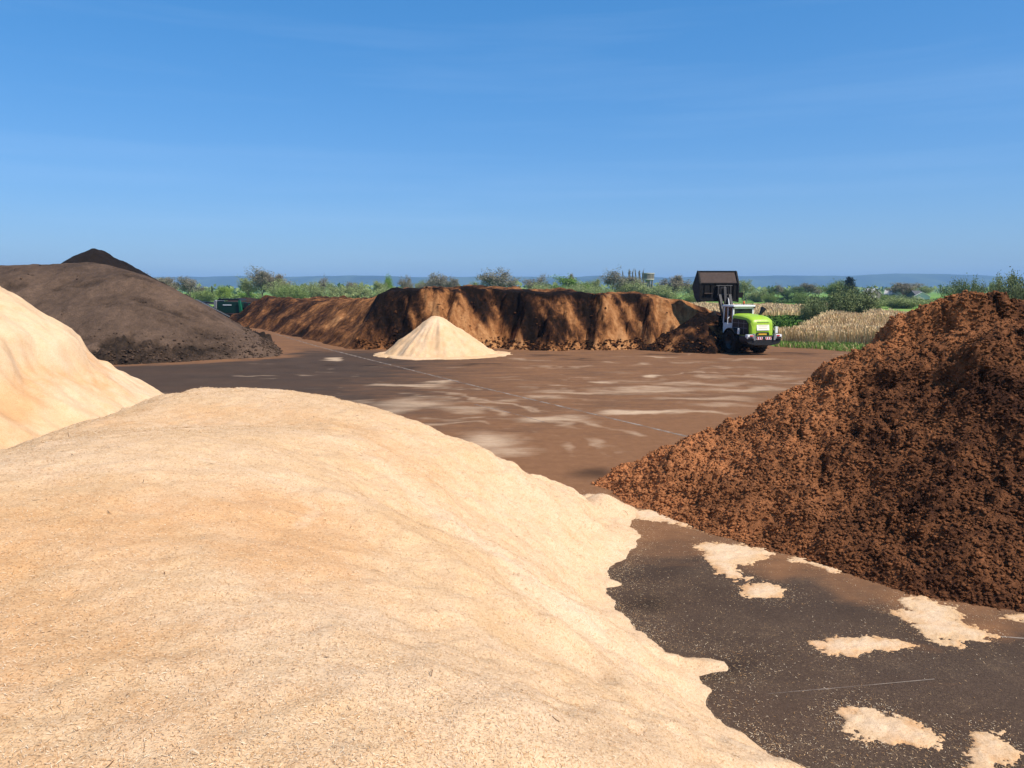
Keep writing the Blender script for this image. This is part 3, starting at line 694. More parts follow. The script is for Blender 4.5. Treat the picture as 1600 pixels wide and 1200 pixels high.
def slivers(name, V, F, n, lmin, lmax, wmin, wmax, mats, parent, wt, probs):
    p, nr = sample(V, F, n, wt)
    d = rng.normal(size=(n, 3)); d -= nr * (d * nr).sum(1, keepdims=True) * .86; d /= np.linalg.norm(d, axis=1, keepdims=True)
    s = np.cross(nr, d); s /= np.linalg.norm(s, axis=1, keepdims=True) + 1e-9; s = s + nr * rng.normal(size=(n, 1)) * .35
    dist = np.maximum(1.0, np.hypot(p[:, 0], p[:, 1]) / 7.0)[:, None] ** .75
    L = (lmin + (lmax - lmin) * rng.random((n, 1)) ** 1.8) * dist; W = rng.uniform(wmin, wmax, (n, 1)) * dist
    p = p + nr * (.004 + .006 * rng.random((n, 1))); bend = nr * rng.uniform(-.1, .25, (n, 1)) * L
    Vt = np.stack([p - d * L / 2 - s * W * .3, p - d * L / 2 + s * W * .3, p + bend + s * W / 2, p + d * L / 2 + s * W * .2, p + d * L / 2 - s * W * .2, p + bend - s * W / 2], 1).reshape(-1, 3)
    b = np.arange(n)[:, None] * 6
    Ft = np.concatenate([b + [0, 1, 2, 5], b + [5, 2, 3, 4]], 0); mi = rng.choice(len(mats), n, p=probs); mi = np.concatenate([mi, mi])
    o = link_mesh(name, np_mesh(name, Vt, Ft, fmat=mi), mats, parent, smooth=False); o['kind'] = 'stuff'
    return o
fm = [plain('fibre_cream', (.76, .58, .385), .9, .1, 9, .1), plain('fibre_straw', (.60, .385, .20), .9, .15, 9, .1), plain('fibre_tan', (.45, .235, .09), .9, .25, 9, .1), plain('fibre_bark', (.10, .045, .022), .9, .3, 9, .1)]
def wfib(c):
    r = np.hypot(c[:, 0], c[:, 1]); return in_view(c) / np.maximum(r, 3.0) ** 1.3
slivers('loose_fibres', FV, FF, 300000, .008, .030, .0014, .0036, fm, fib, wfib, [.30, .40, .28, .02])  # tan share also draws the shadow strokes between fibres in colour
slivers('twigs', FV, FF, 260, .03, .10, .003, .006, [fm[3], fm[2], fm[0]], fib, wfib, [.4, .25, .35])

def loose_on_yard():
    g = np.random.default_rng(21); n = 12000; P0 = np.zeros((0, 2)); allp = [np.array([G(*q) for q in o]) for o in SPILLS] + [np.array(TOE_FIBRE)]
    while len(P0) < n:
        x = g.uniform(.5, 11, 60000); y = g.uniform(5.8, 17.5, 60000); dm = np.full(x.shape, 9.0)
        for k, a in enumerate(allp): dm = np.minimum(dm, np.abs(poly_dist(x, y, a)) * (1 if k < len(allp) - 1 else .55))
        pr = (.055 + .9 * np.exp(-dm / .16)) * (.4 + .6 * sstep(-.2, .3, fbm(x, y, .9, 4, 31))) * np.clip(9 / np.hypot(x, y), .3, 1.3)
        k = (g.random(len(x)) < pr * .5) & (poly_dist(x, y, TOE_PEAT) < 0) & (poly_dist(x, y, TOE_FIBRE) < .1); P0 = np.concatenate([P0, np.stack([x[k], y[k]], -1)])
    P0 = P0[:n]; a = g.uniform(0, 6.28, n); L = (.004 + .013 * g.random(n) ** 2)[:, None]; W = g.uniform(.001, .0026, (n, 1))
    c = np.concatenate([P0, np.full((n, 1), .020)], 1); d = np.stack([np.cos(a), np.sin(a), g.normal(size=n) * .12], -1); s_ = np.stack([-np.sin(a), np.cos(a), 0 * a], -1)
    V = np.stack([c - d * L - s_ * W, c - d * L + s_ * W, c + d * L + s_ * W, c + d * L - s_ * W], 1).reshape(-1, 3)
    o = link_mesh('scattered_fibres', np_mesh('scattered_fibres', V, np.arange(4 * n).reshape(-1, 4), fmat=g.choice(4, n, p=[.3, .4, .24, .06])), fm, smooth=False)
    return tag(o, 'loose wood fibres strewn over the asphalt between the heaps', 'wood fibres', kind='stuff')
loose_on_yard()
def clods(name, V, F, n, rmin, rmax, m, parent, wt, lift=.25, power=3.0):
    ico = bmesh.new(); bmesh.ops.create_icosphere(ico, subdivisions=1, radius=1); ico.verts.ensure_lookup_table()
    iv = np.array([v.co[:] for v in ico.verts]); fi = np.array([[v.index for v in f.verts] for f in ico.faces]); ico.free()
    p, nr = sample(V, F, n, wt)
    r = rmin + (rmax - rmin) * rng.random((n, 1, 1)) ** power
    k = rng.uniform(.40, 1.5, (n, len(iv), 1)); sc = rng.uniform(.5, 1.35, (n, 1, 3)) * np.array([1.1, 1.1, .7]); a = rng.uniform(0, 6.28, n); ca, sa = np.cos(a), np.sin(a)
    q = iv[None] * k * r * sc; q = np.stack([q[..., 0] * ca[:, None] - q[..., 1] * sa[:, None], q[..., 0] * sa[:, None] + q[..., 1] * ca[:, None], q[..., 2]], -1)
    Vt = (q + p[:, None] + nr[:, None] * r * lift).reshape(-1, 3)
    Ft = (fi[None] + (np.arange(n) * len(iv))[:, None, None]).reshape(-1, 3)
    light = np.repeat(rng.uniform(.15, .75, n), len(iv))
    return Vt, Ft, light
def wpeat(c):
    r = np.hypot(c[:, 0], c[:, 1]); return in_view(c) * (c[:, 1] < 24) / r
Vt, Ft, li = clods('peat_clods', PV, PF, 120000, .006, .042, None, None, wpeat, power=3.2)
def add_clods(nm, o, n, r0, r1, m, wt, power=2.5):
    me = o.data; V0 = np.empty(len(me.vertices) * 3, np.float32); me.vertices.foreach_get('co', V0); V0 = V0.reshape(-1, 3)
    F0 = np.empty(len(me.loops), np.int32); me.loops.foreach_get('vertex_index', F0); F0 = F0.reshape(-1, 4)
    v, f, l = clods(nm, V0, F0, n, r0, r1, None, None, wt, power=power)
    q = link_mesh(nm, np_mesh(nm, v, f, {'light': l}), m, o, smooth=False); q['kind'] = 'stuff'
add_clods('fallen_clods', BANK, 2600, .025, .14, M['bank'], lambda c: ((c[:, 2] < .7) & (c[:, 1] < 64) & (c[:, 0] > -12)) * 1.0 + .016 * (c[:, 1] < 62) * (c[:, 0] > -12))
add_clods('foot_clods', LEFTH, 7000, .025, .11, M['peat_dark'], lambda c: (c[:, 1] < 60) * ((c[:, 2] < .9) * 1.0 + (c[:, 2] < 1.8) * .3 + .01))
add_clods('fallen_clods', DUG, 1500, .02, .13, M['bank'], lambda c: (c[:, 2] < .8) * 1.0 + .15)
h0, A0 = peat_h(Vt[:, 0], Vt[:, 1])
o = link_mesh('peat_crumbs', np_mesh('peat_crumbs', Vt, Ft, {'light': np.clip(A0['light'] * .75 + li * .35 - .02, 0, 1)}), M['peat_right'], peat, smooth=False); o['kind'] = 'stuff'
#==DETAIL==
# ------------------------------------------------------------------ wheel loader
def rot(ax, deg): return Matrix.Rotation(R(deg), 3, ax)
lx, ly = G(1190, 553)
LD = empty('wheel_loader', (lx - .95, ly + .75, .012), R(15))
tag(LD, 'lime green wheel loader seen from behind lifting its black bucket', 'wheel loader')
LO = empty('loader_tmp')
def wheel(x, y, side):
    w = MB(); r, hw = .82, .31
    prof = [(r * .60, -hw * .9), (r * .80, -hw), (r * .95, -hw * .92), (r, -hw * .62), (r, hw * .62), (r * .95, hw * .92), (r * .80, hw), (r * .60, hw * .9)]
    o = w.lathe(prof, (x, y, r), 'X', 36).build('wheel', M['tyre'], LD, True)
    lug = MB()
    for k in range(22):
        a = 2 * math.pi * k / 22
        for s in (-1, 1):
            c = Vector((x + s * hw * .48, y + math.cos(a + s * .09) * (r + .005), r + math.sin(a + s * .09) * (r + .005)))
            lug.box(c, (hw * .98, .075, .06), Matrix.Rotation(a + s * .09 - math.pi / 2, 3, 'X') @ Matrix.Rotation(s * .55, 3, 'Z'), .01)
    lug.build('tread', M['tyre'], o)
    MB().lathe([(.10, side * .02), (.30, side * .04), (.44, side * .20), (.50, side * .27), (.50, -side * .2), (.10, -side * .2)], (x, y, r), 'X', 24).build('rim', M['black'], o, True)
    hb = MB().cyl((x + side * .0, y, r), (x + side * .16, y, r), .17, .14, 16)
    for k in range(8):
        a = k * math.pi / 4; hb.cyl((x, y + .24 * math.cos(a), r + .24 * math.sin(a)), (x + side * .09, y + .24 * math.cos(a), r + .24 * math.sin(a)), .025, n=6)
    hb.build('hub', M['black'], o, True)
    return o
for y in (0, 3.3):
    for s in (-1, 1): wheel(s * 1.04, y, s)
# rear frame, axles, articulation
f = MB().prism([(-1.75, .62), (-1.95, .95), (-1.95, 1.30), (1.0, 1.30), (1.55, 1.05), (1.55, .65), (.9, .48), (-1.2, .48)], 'X', -.48, .48)
f.cyl((-.9, 0, .82), (.9, 0, .82), .17, n=14).cyl((0, 1.35, .45), (0, 1.35, 1.35), .16, n=14)
f.build('rear_frame', M['black'], LD, bevel=.02)
f = MB().prism([(1.75, .55), (1.75, 1.45), (2.1, 2.05), (2.75, 2.05), (3.0, 1.5), (4.0, 1.15), (4.1, .7), (3.3, .5)], 'X', -.42, .42)
f.cyl((-.9, 3.3, .82), (.9, 3.3, .82), .17, n=14)
f.build('front_frame', M['black'], LD, bevel=.02)
# engine hood: rounded lofted shell
def hood_ring(y, w, z0, z1, sh, n=9):
    pts = [(-w, y, z0), (-w, y, z1 - sh * 1.0)]
    for k in range(n + 1):
        a = math.pi - math.pi * k / n
        pts.append((w * .985 * math.copysign(abs(math.cos(a)) ** .5, math.cos(a)), y, z1 - sh + sh * abs(math.sin(a)) ** .62))
    pts += [(w, y, z1 - sh), (w, y, z0)]
    return pts
hood = MB().loft([hood_ring(-2.08, .74, 1.38, 2.20, .36), hood_ring(-2.04, .80, 1.34, 2.36, .40), hood_ring(-1.92, .85, 1.32, 2.52, .30), hood_ring(-1.50, .88, 1.32, 2.68, .30), hood_ring(-.8, .89, 1.32, 2.78, .30), hood_ring(.35, .89, 1.32, 2.82, .30)]).build('engine_hood', M['lime'], LD, True)
# radiator panel with faded print, vents, number plate recess
tilt = rot('X', 14)
pn = MB().box((0.02, -2.085, 1.96), (.98, .03, .50), rot('X', -8), .01).build('rear_panel', M['cream_panel'], LD, bevel=.008)
pr = MB()
for z, w in ((2.08, .74), (1.98, .60), (1.87, .66)): pr.box((0.02, -2.108 + (z - 1.96) * .14, z), (w, .006, .028), rot('X', -8))
pr.build('faded_print', M['print'], pn)
MB().box((0.02, -2.03, 2.26), (.90, .10, .03), rot('X', -20), .01).build('panel_lip', M['black'], LD)
for s in (-1, 1):
    for z in (1.86, 2.08):
        MB().prism([(s * .76, z), (s * .66, z + .05), (s * .64, z - .06), (s * .75, z - .09)], 'Y', -2.05, -1.93).build('hood_vent', M['black'], hood)
MB().prism([(-.52, 1.40), (-.46, 1.60), (.46, 1.60), (.52, 1.40), (.42, 1.40), (.38, 1.54), (-.38, 1.54), (-.42, 1.40)], 'Y', -2.14, -2.04).build('plate_surround', M['black'], LD, bevel=.008)
MB().box((0, -2.10, 1.47), (.62, .025, .12), None, .004).build('number_plate', M['plate'], LD)
# side grilles (black) with pale ribs
for s in (-1, 1):
    g = MB().prism([(-1.80, 1.36), (-1.72, 2.18), (-1.40, 2.42), (.10, 2.50), (.32, 2.40), (.32, 1.36)], 'X', s * .875 if s > 0 else -.915, .915 if s > 0 else -.875).build('side_grille', M['black'], LD, bevel=.01)
    rb = MB()
    for z in (1.85, 2.18): rb.box((s * .92, -.72, z), (.02, 1.75, .022))
    for y in (-1.2, -.5): rb.box((s * .92, y, 1.9), (.02, .02, .9))
    rb.build('grille_rib', M['grey'], g)
# counterweight with light clusters and hazard stripes
cw = MB().prism([(-1.32, 1.34), (-1.36, 1.02), (-1.18, .80), (-.6, .68), (.6, .68), (1.18, .80), (1.36, 1.02), (1.32, 1.34)], 'Y', -2.28, -1.35).build('counterweight', M['black'], LD, bevel=.04)
st = None
wp = MB(); stripes = []
for s in (-1, 1):
    rp = MB(); stripes.append(rp)
    wp.box((s * .34, -2.30, 1.18), (.46, .02, .19))
    for k in range(3):
        c = s * .34 + (k - 1) * .16
        rp.prism([(c - .075, 1.09), (c - .005, 1.09), (c + s * .065 - 0, 1.27), (c + s * .065 - .07, 1.27)] if s > 0 else [(c - .005, 1.09), (c + .065, 1.09), (c, 1.27), (c - .07, 1.27)], 'Y', -2.322, -2.311)
hz = wp.build('hazard_panel', M['white'], LD); [q.build('red_stripe', M['red'], hz) for q in stripes]
for s in (-1, 1):
    h = MB().box((s * 1.10, -2.22, 1.30), (.46, .34, .30), None, .05).build('light_housing', M['white'], LD, smooth=True)
    MB().box((s * 1.04, -2.40, 1.37), (.24, .04, .10), None, .015).build('tail_lamp', M['red'], h)
    MB().box((s * 1.10, -2.40, 1.225), (.36, .04, .13), None, .012).build('lamp_bezel', M['black'], h)
    MB().box((s * .79, -2.30, 1.28), (.13, .20, .46), rot('Y', s * 6), .02).build('bumper_guard', M['grey'], LD)
# rear fenders, steps, ladder rails
for s in (-1, 1):
    a0 = [(.95 * math.cos(t), .82 + .95 * math.sin(t)) for t in np.linspace(R(25), R(140), 12)]
    a1 = [(1.0 * math.cos(t), .82 + 1.0 * math.sin(t)) for t in np.linspace(R(140), R(25), 12)]
    MB().prism(a0 + a1, 'X', s * .80 if s > 0 else -1.34, 1.34 if s > 0 else -.80).build('fender', M['black'], LD)
    MB().prism([(3.3 + y, z) for y, z in a0 + a1], 'X', s * .78 if s > 0 else -1.34, 1.34 if s > 0 else -.78).build('fender', M['black'], LD)
    sp = MB()
    for z in (.55, .85, 1.15): sp.box((s * 1.12, 1.35, z), (.34, .40, .04))
    sp.box((s * 1.26, 1.15, .85), (.03, .03, .7)).box((s * 1.26, 1.55, .85), (.03, .03, .7))
    sp.build('steps', M['black_steel'], LD)
    MB().box((s * 1.20, -1.0, 1.62), (.12, .16, .42), None, .03).build('tank_cap', M['white'], LD)
    rl = MB().cyl((s * 1.16, .55, 1.45), (s * 1.16, .55, 2.45), .022, n=8).cyl((s * 1.16, .55, 2.45), (s * 1.0, .62, 2.55), .022, n=8)
    rl.build('grab_rail', M['white'], LD, True)
    MB().cyl((s * .86, 1.9, 2.75), (s * 1.35, 2.0, 2.95), .02, n=8).box((s * 1.40, 2.0, 2.80), (.20, .07, .36), None, .03).build('mirror', M['black'], LD)
MB().box((1.28, -1.75, 1.72), (.20, .16, .46), None, .03).build('side_lamp', M['white'], LD)
# cab
MB().box((0, 1.12, 1.75), (1.58, 1.40, .80), None, .05).build('cab_base', M['white'], LD)
pil = MB()
for x in (-.78, .78):
    pil.prism([(.42, 2.10), (.54, 2.10), (.52, 3.26), (.40, 3.26)], 'X', x - .055, x + .055)
    pil.prism([(1.70, 2.10), (1.80, 2.10), (1.66, 3.26), (1.56, 3.26)], 'X', x - .045, x + .045)
    pil.prism([(1.10, 2.10), (1.18, 2.10), (1.18, 3.26), (1.10, 3.26)], 'X', x - .04, x + .04)
pil.box((0, .46, 2.18), (1.5, .10, .14)).box((0, .45, 3.20), (1.5, .10, .12))
pil.build('cab_pillars', M['white'], LD, bevel=.012)
gl = MB().box((0, .46, 2.72), (1.44, .02, .98)).box((0, 1.71, 2.70), (1.44, .02, 1.1), rot('X', 7)).box((-.775, 1.1, 2.68), (.02, 1.2, 1.12)).box((.775, 1.1, 2.68), (.02, 1.2, 1.12))
GLM = bpy.data.materials.new('cab_glass'); GLM.use_nodes = True; gt = GLM.node_tree; gb = gt.nodes['Principled BSDF']
gb.inputs['Base Color'].default_value = (.02, .025, .03, 1); gb.inputs['Roughness'].default_value = .06
tb = gt.nodes.new('ShaderNodeBsdfTransparent'); tb.inputs['Color'].default_value = (.55, .6, .62, 1); gx = gt.nodes.new('ShaderNodeMixShader'); gx.inputs[0].default_value = .78
gt.links.new(tb.outputs[0], gx.inputs[1]); gt.links.new(gb.outputs[0], gx.inputs[2]); gt.links.new(gx.outputs[0], gt.nodes['Material Output'].inputs['Surface'])
gl.build('cab_glass', GLM, LD)
sm = MB().box((0, 1.0, 2.20), (.52, .50, .14), None, .04).box((0, .76, 2.56), (.48, .13, .62), rot('X', 8), .05).box((0, .72, 2.97), (.28, .10, .20), None, .04)
sm.build('seat', M['black'], LD, True)
rf = MB().box((0, 1.06, 3.34), (1.78, 1.58, .15), None, .06).build('cab_roof', M['white'], LD, True)
MB().cyl((.02, .42, 3.36), (.02, .42, 3.50), .02, n=8).cyl((.02, .42, 3.50), (.02, .42, 3.53), .075, n=14).build('beacon_stalk', M['black'], rf, True)
MB().lathe([(.075, 3.53), (.075, 3.62), (.06, 3.68), (.02, 3.70)], (.02, .42, 0), 'Z', 14, close=False).build('beacon', M['orange'], rf, True)
for q in (.86, -.82): MB().box((q, .38, 3.26), (.14, .14, .13), None, .03).build('work_lamp', M['black'], rf)
# flared exhaust stack leaning out of the hood
ex = MB().cyl((.46, -.95, 2.62), (.50, -.95, 2.86), .10, .10, 14)
ex.lathe([(.09, 0), (.13, .18), (.19, .42), (.20, .50), (.15, .50), (.08, .1)], (0, 0, 0), 'Z', 16)
bm = ex.bm; bm.verts.ensure_lookup_table()
Mx = Matrix.Translation((.50, -.95, 2.80)) @ Matrix.Rotation(R(32), 4, 'Y')
for v in bm.verts[28:]: v.co = Mx @ v.co
ex.build('exhaust', M['black'], LD, True)
# lift arms, cylinders, linkage
arm = None
for s in (-1, 1):
    x = s * .38
    arm = MB().prism([(1.98, 1.72), (1.86, 1.95), (2.10, 2.25), (3.15, 3.10), (3.95, 4.15), (4.22, 4.22), (4.28, 3.98), (3.50, 2.86), (2.50, 1.95)], 'X', x - .10, x + .10).build('lift_arm', M['black_steel'], LD, bevel=.012)
    MB().cyl((x, 3.35, 1.10), (x, 3.28, 1.95), .095, n=14).build('lift_ram', M['black'], LD, True)
    MB().cyl((x, 3.28, 1.95), (x, 3.24, 2.62), .05, n=12).build('ram_rod', M['bare_steel'], LD, True)
for a, b, c, q in ((.46, 3.55, 3.30, .13), (.55, 4.15, 4.1, .08), (.6, 2.02, 1.95, .09)): MB().cyl((-a, b, c), (a, b, c), q, n=14).build('cross_tube', M['black_steel'], LD, True)
MB().prism([(3.02, 3.82), (3.20, 3.95), (3.62, 3.35), (4.02, 4.72), (4.18, 4.66), (3.74, 3.12), (3.52, 3.10)], 'X', -.10, .10).build('bell_crank', M['black_steel'], LD, bevel=.012)
MB().cyl((0, 2.30, 2.35), (0, 2.80, 3.16), .10, n=14).build('tilt_ram', M['black'], LD, True)
MB().cyl((0, 2.80, 3.16), (0, 3.10, 3.84), .055, n=12).build('tilt_rod', M['bare_steel'], LD, True)
MB().prism([(3.98, 4.62), (4.06, 4.74), (4.42, 4.70), (4.40, 4.58)], 'X', -.07, .07).build('tip_link', M['black_steel'], LD, bevel=.01)
# coupler frame
cp = MB()
for s in (-1, 1): cp.prism([(4.14, 3.88), (4.06, 4.10), (4.10, 4.78), (4.28, 4.86), (4.38, 3.88)], 'X', s * .46 - .06, s * .46 + .06)
cp.box((0, 4.26, 4.36), (.94, .06, .80)).box((0, 4.16, 4.62), (.5, .12, .16)).cyl((-.3, 4.1, 4.2), (-.3, 4.1, 4.7), .05, n=8).cyl((.3, 4.1, 4.1), (.24, 4.08, 4.75), .04, n=8)
cp.cyl((-.62, 4.20, 4.80), (.62, 4.20, 4.80), .06, n=10).cyl((-.62, 4.22, 3.96), (.62, 4.22, 3.96), .06, n=10)
cp.build('coupler', M['black_steel'], LD, bevel=.01)
# bucket: tipped forward, its back and bottom towards us
BW = 1.50
prof_out = [(4.36, 3.62), (4.30, 3.86), (4.30, 4.92), (4.38, 5.10), (4.92, 5.74), (5.06, 5.80), (6.28, 4.35)]       # bottom-back, back, curve, top, rim
prof_in = [(6.20, 4.32), (5.02, 5.70), (4.96, 5.68), (4.45, 5.06), (4.39, 4.90), (4.39, 3.88), (4.44, 3.66)]
# shell (back plate and floor)
BK = MB().prism([(4.32, 3.60), (4.30, 4.94), (4.36, 5.02), (4.43, 4.98), (4.39, 4.90), (4.40, 3.60)], 'X', -BW, BW).build('bucket', M['bucket_black'], LD, bevel=.012)
MB().prism([(4.36, 5.03), (4.92, 5.80), (5.06, 5.86), (5.10, 5.78), (4.98, 5.72), (4.43, 4.99)], 'X', -BW + .10, BW - .10).build('bucket_floor', M['brown_steel'], BK, bevel=.012)
MB().prism([(5.07, 5.86), (6.40, 4.72), (6.36, 4.66), (5.10, 5.785)], 'X', -BW, BW).build('bucket_underside', M['bucket_black'], BK)
for s in (-1, 1):
    MB().prism([(4.27, 3.56), (4.22, 4.98), (4.86, 5.90), (5.10, 5.97), (6.42, 4.74), (5.7, 3.95), (5.0, 3.60)], 'X', s * (BW - .03) - .06, s * (BW - .03) + .06).build('bucket_side', M['bucket_black'], BK, bevel=.01)
rbm = MB()
for x in (-1.12, -.62, 0, .62, 1.12): rbm.box((x, 4.27, 4.45), (.05, .07, .95))
rbm.box((0, 4.26, 3.68), (2.9, .12, .14)).box((0, 4.27, 4.98), (2.86, .06, .06))
rbm.build('bucket_rib', M['bucket_black'], BK, bevel=.008)
MB().box((-.86, 4.22, 4.22), (.62, .10, .08), None, .02).build('spill_bar', M['brown_steel'], BK)
MB().box((BW + .18, 4.5, 4.10), (.36, .5, .42), rot('Y', 4), .02).build('bucket_clamp', M['bucket_black'], BK)
MB().box((0, 5.05, 5.90), (2.86, .16, .07), rot('X', 20)).build('cutting_edge', M['bucket_black'], BK)
bpy.data.objects.remove(LO)
# the machine is steered: everything ahead of the middle joint is turned to the right
piv = Vector((0, 1.65, 0)); Rz = Matrix.Rotation(R(-13), 4, 'Z')
FRONT = ('front_frame', 'lift_', 'ram_rod', 'cross_tube', 'bell_crank', 'tilt_', 'tip_link', 'coupler', 'bucket')
for c in LD.children:
    yy = np.mean([v.co.y for v in c.data.vertices])
    if c.name.startswith(FRONT) or (c.name.startswith(('wheel', 'fender')) and yy > 2): c.matrix_basis = Matrix.Translation(piv) @ Rz @ Matrix.Translation(-piv) @ Matrix.Translation((-.35 if c.name.startswith('bucket') else 0, 0, 0))

# ------------------------------------------------------------------ screening machine among the dark heaps
sx, sy, sz = P(362, 484, 104)
SC = empty('screening_machine', (sx, sy, 0), R(-14))
tag(SC, 'dark green mobile screening machine half hidden between black peat heaps', 'screener')
MB().box((0, 0, 2.15), (3.6, 1.6, 1.5), None, .05).build('screen_box', M['machine_green'], SC)
MB().box((-.1, -.83, 2.5), (1.3, .03, .12)).build('name_strip', M['white'], SC)
MB().box((0, 0, 1.1), (4.6, 1.5, .4), None, .04).build('chassis', M['black'], SC)
for s in (-1, 1): MB().prism([(-2.2, .1), (-1.9, 0), (1.9, 0), (2.2, .3), (2.1, .8), (-2.1, .8)], 'Y', s * .9 - .2, s * .9 + .2).build('track', M['tyre'], SC)
MB().prism([(-2.05, 2.95), (-1.85, 3.15), (-1.65, 3.0), (-1.75, 1.3), (-2.0, 1.3)], 'Y', -.95, .9).build('end_frame', M['grey'], SC)
MB().prism([(1.7, 3.1), (2.0, 3.1), (2.25, 1.5), (2.05, .9), (1.85, 1.5)], 'Y', -1.05, -.8).build('corner_post', M['machine_bright'], SC, bevel=.02)
MB().box((2.05, -.93, .72), (.35, .2, .45), None, .03).build('orange_guard', plain('dull_orange', (.5, .18, .08), .7), SC)
MB().box((3.0, .1, 1.9), (1.5, 1.5, 1.8), None, .06).build('engine_bay', M['black'], SC)
for x in (3.2, 4.0): MB().box((x, -.85, 1.9), (.16, .1, 1.5)).build('support_post', M['machine_bright'], SC)
MB().prism([(-1.7, 3.1), (1.9, 3.1), (1.6, 3.35), (-1.4, 3.35)], 'Y', -.8, .8).build('hopper', M['black'], SC)
cv = MB().prism([(-4.2, 3.05), (-4.1, 3.2), (1.9, .45), (1.8, .25)], 'Y', -1.75, -1.15).build('conveyor', M['black'], SC)
MB().prism([(-4.2, 3.21), (-4.1, 3.27), (1.9, .52), (1.85, .46)], 'Y', -1.80, -1.74).build('conveyor_rail', M['grey'], cv)
c2 = MB().box((-3.4, .1, 2.75), (3.2, .8, .25), rot('Y', 2), .03).build('conveyor', M['black'], SC)
MB().box((-3.4, -.33, 2.62), (3.2, .05, .12), rot('Y', 2)).build('conveyor_rail', M['grey'], c2)

# ------------------------------------------------------------------ water tower
wx_, wy_ = P(1012.5, 440, 480)[:2]
k = 480 / FPX
def zt(py): return P(1012, py, 480)[2]
WT = empty('water_tower', (wx_, wy_, 0))
tag(WT, 'round concrete water tower on columns standing among the far trees', 'water tower')
conc = plain('weathered_concrete', (.19, .16, .12), .9, .25, .35, .1, dirt=((.16, .14, .11), .5))
lconc = plain('pale_concrete', (.40, .36, .30), .85, .15, .5, .1)
r = 9.4 * k
MB().lathe([(r * .94, zt(436.2)), (r * .97, zt(428)), (r * .5, zt(427.6)), (.1, zt(427.3)), (.1, zt(436.2))], (0, 0, 0), 'Z', 40).build('tank', conc, WT, True)
MB().lathe([(r * 1.04, zt(428.2)), (r * 1.04, zt(426.6)), (.3, zt(426.2)), (.3, zt(428.2))], (0, 0, 0), 'Z', 40).build('roof_rim', lconc, WT, True)
MB().lathe([(r * .80, zt(438.2)), (r * 1.0, zt(437.2)), (r * 1.0, zt(435.6)), (r * .8, zt(435.6))], (0, 0, 0), 'Z', 40).build('base_ring', lconc, WT, True)
for q in range(12):
    a = q * math.pi / 6 + .2; MB().box((r * .97 * math.cos(a), r * .97 * math.sin(a), zt(431.9)), (.22, .3, zt(428.2) - zt(435.6)), Matrix.Rotation(a, 3, 'Z')).build('pilaster', conc, WT)
for q in range(8):
    a = q * math.pi / 4 + .25; MB().cyl((r * .74 * math.cos(a), r * .74 * math.sin(a), -.2), (r * .74 * math.cos(a), r * .74 * math.sin(a), zt(437.5)), .48, n=10).build('column', conc, WT, True)
MB().cyl((0, 0, -.2), (0, 0, zt(437.5)), .75, n=14).build('riser_shaft', lconc, WT, True)

# ------------------------------------------------------------------ trees and shrubs
def bark(name, c): return plain(name, c, .95, .3, 1.2, .05)
def leafm(name, a, b):
    n = NT(name); f = n.noise(.55, 3, .6); g = n.noise(4, 2)
    col = n.mix(n.math('ADD', n.math('MULTIPLY', f, .7), n.math('MULTIPLY', g, .3)), a, b)
    n.b.inputs['Subsurface Weight'].default_value = 0
    return n.done(col, .9, spec=.08)
BARK = bark('bare_bark', (.17, .145, .115)); BARKD = bark('dark_bark', (.085, .07, .055))
TW = leafm('bare_twigs', (.165, .14, .095), (.28, .25, .18)); TWG = leafm('budding_twigs', (.18, .21, .075), (.34, .37, .155)); TWB = leafm('brown_twigs', (.17, .14, .09), (.31, .26, .17))
LG = leafm('spring_leaves', (.11, .20, .03), (.24, .36, .065)); LD_ = leafm('dark_leaves', (.065, .105, .03), (.14, .19, .06)); LY = leafm('yellow_green_leaves', (.14, .21, .025), (.30, .38, .07))
LO_ = leafm('olive_leaves', (.13, .175, .05), (.24, .29, .09)); LC = leafm('conifer_needles', (.012, .022, .022), (.04, .055, .05)); LW = leafm('willow_leaves', (.10, .125, .045), (.21, .235, .10))
def tube_np(V, F, pts, rads, n=5):
    base = len(V); prev = None
    for i, p in enumerate(pts):
        d = (pts[min(i + 1, len(pts) - 1)] - pts[max(i - 1, 0)]).normalized(); q = d.to_track_quat('Z', 'Y')
        for k in range(n):
            a = 2 * math.pi * k / n; V.append(tuple(p + q @ Vector((math.cos(a) * rads[i], math.sin(a) * rads[i], 0))))
    for i in range(len(pts) - 1):
        for k in range(n):
            a = base + i * n + k; b = base + i * n + (k + 1) % n; F.append((a, b, b + n, a + n))
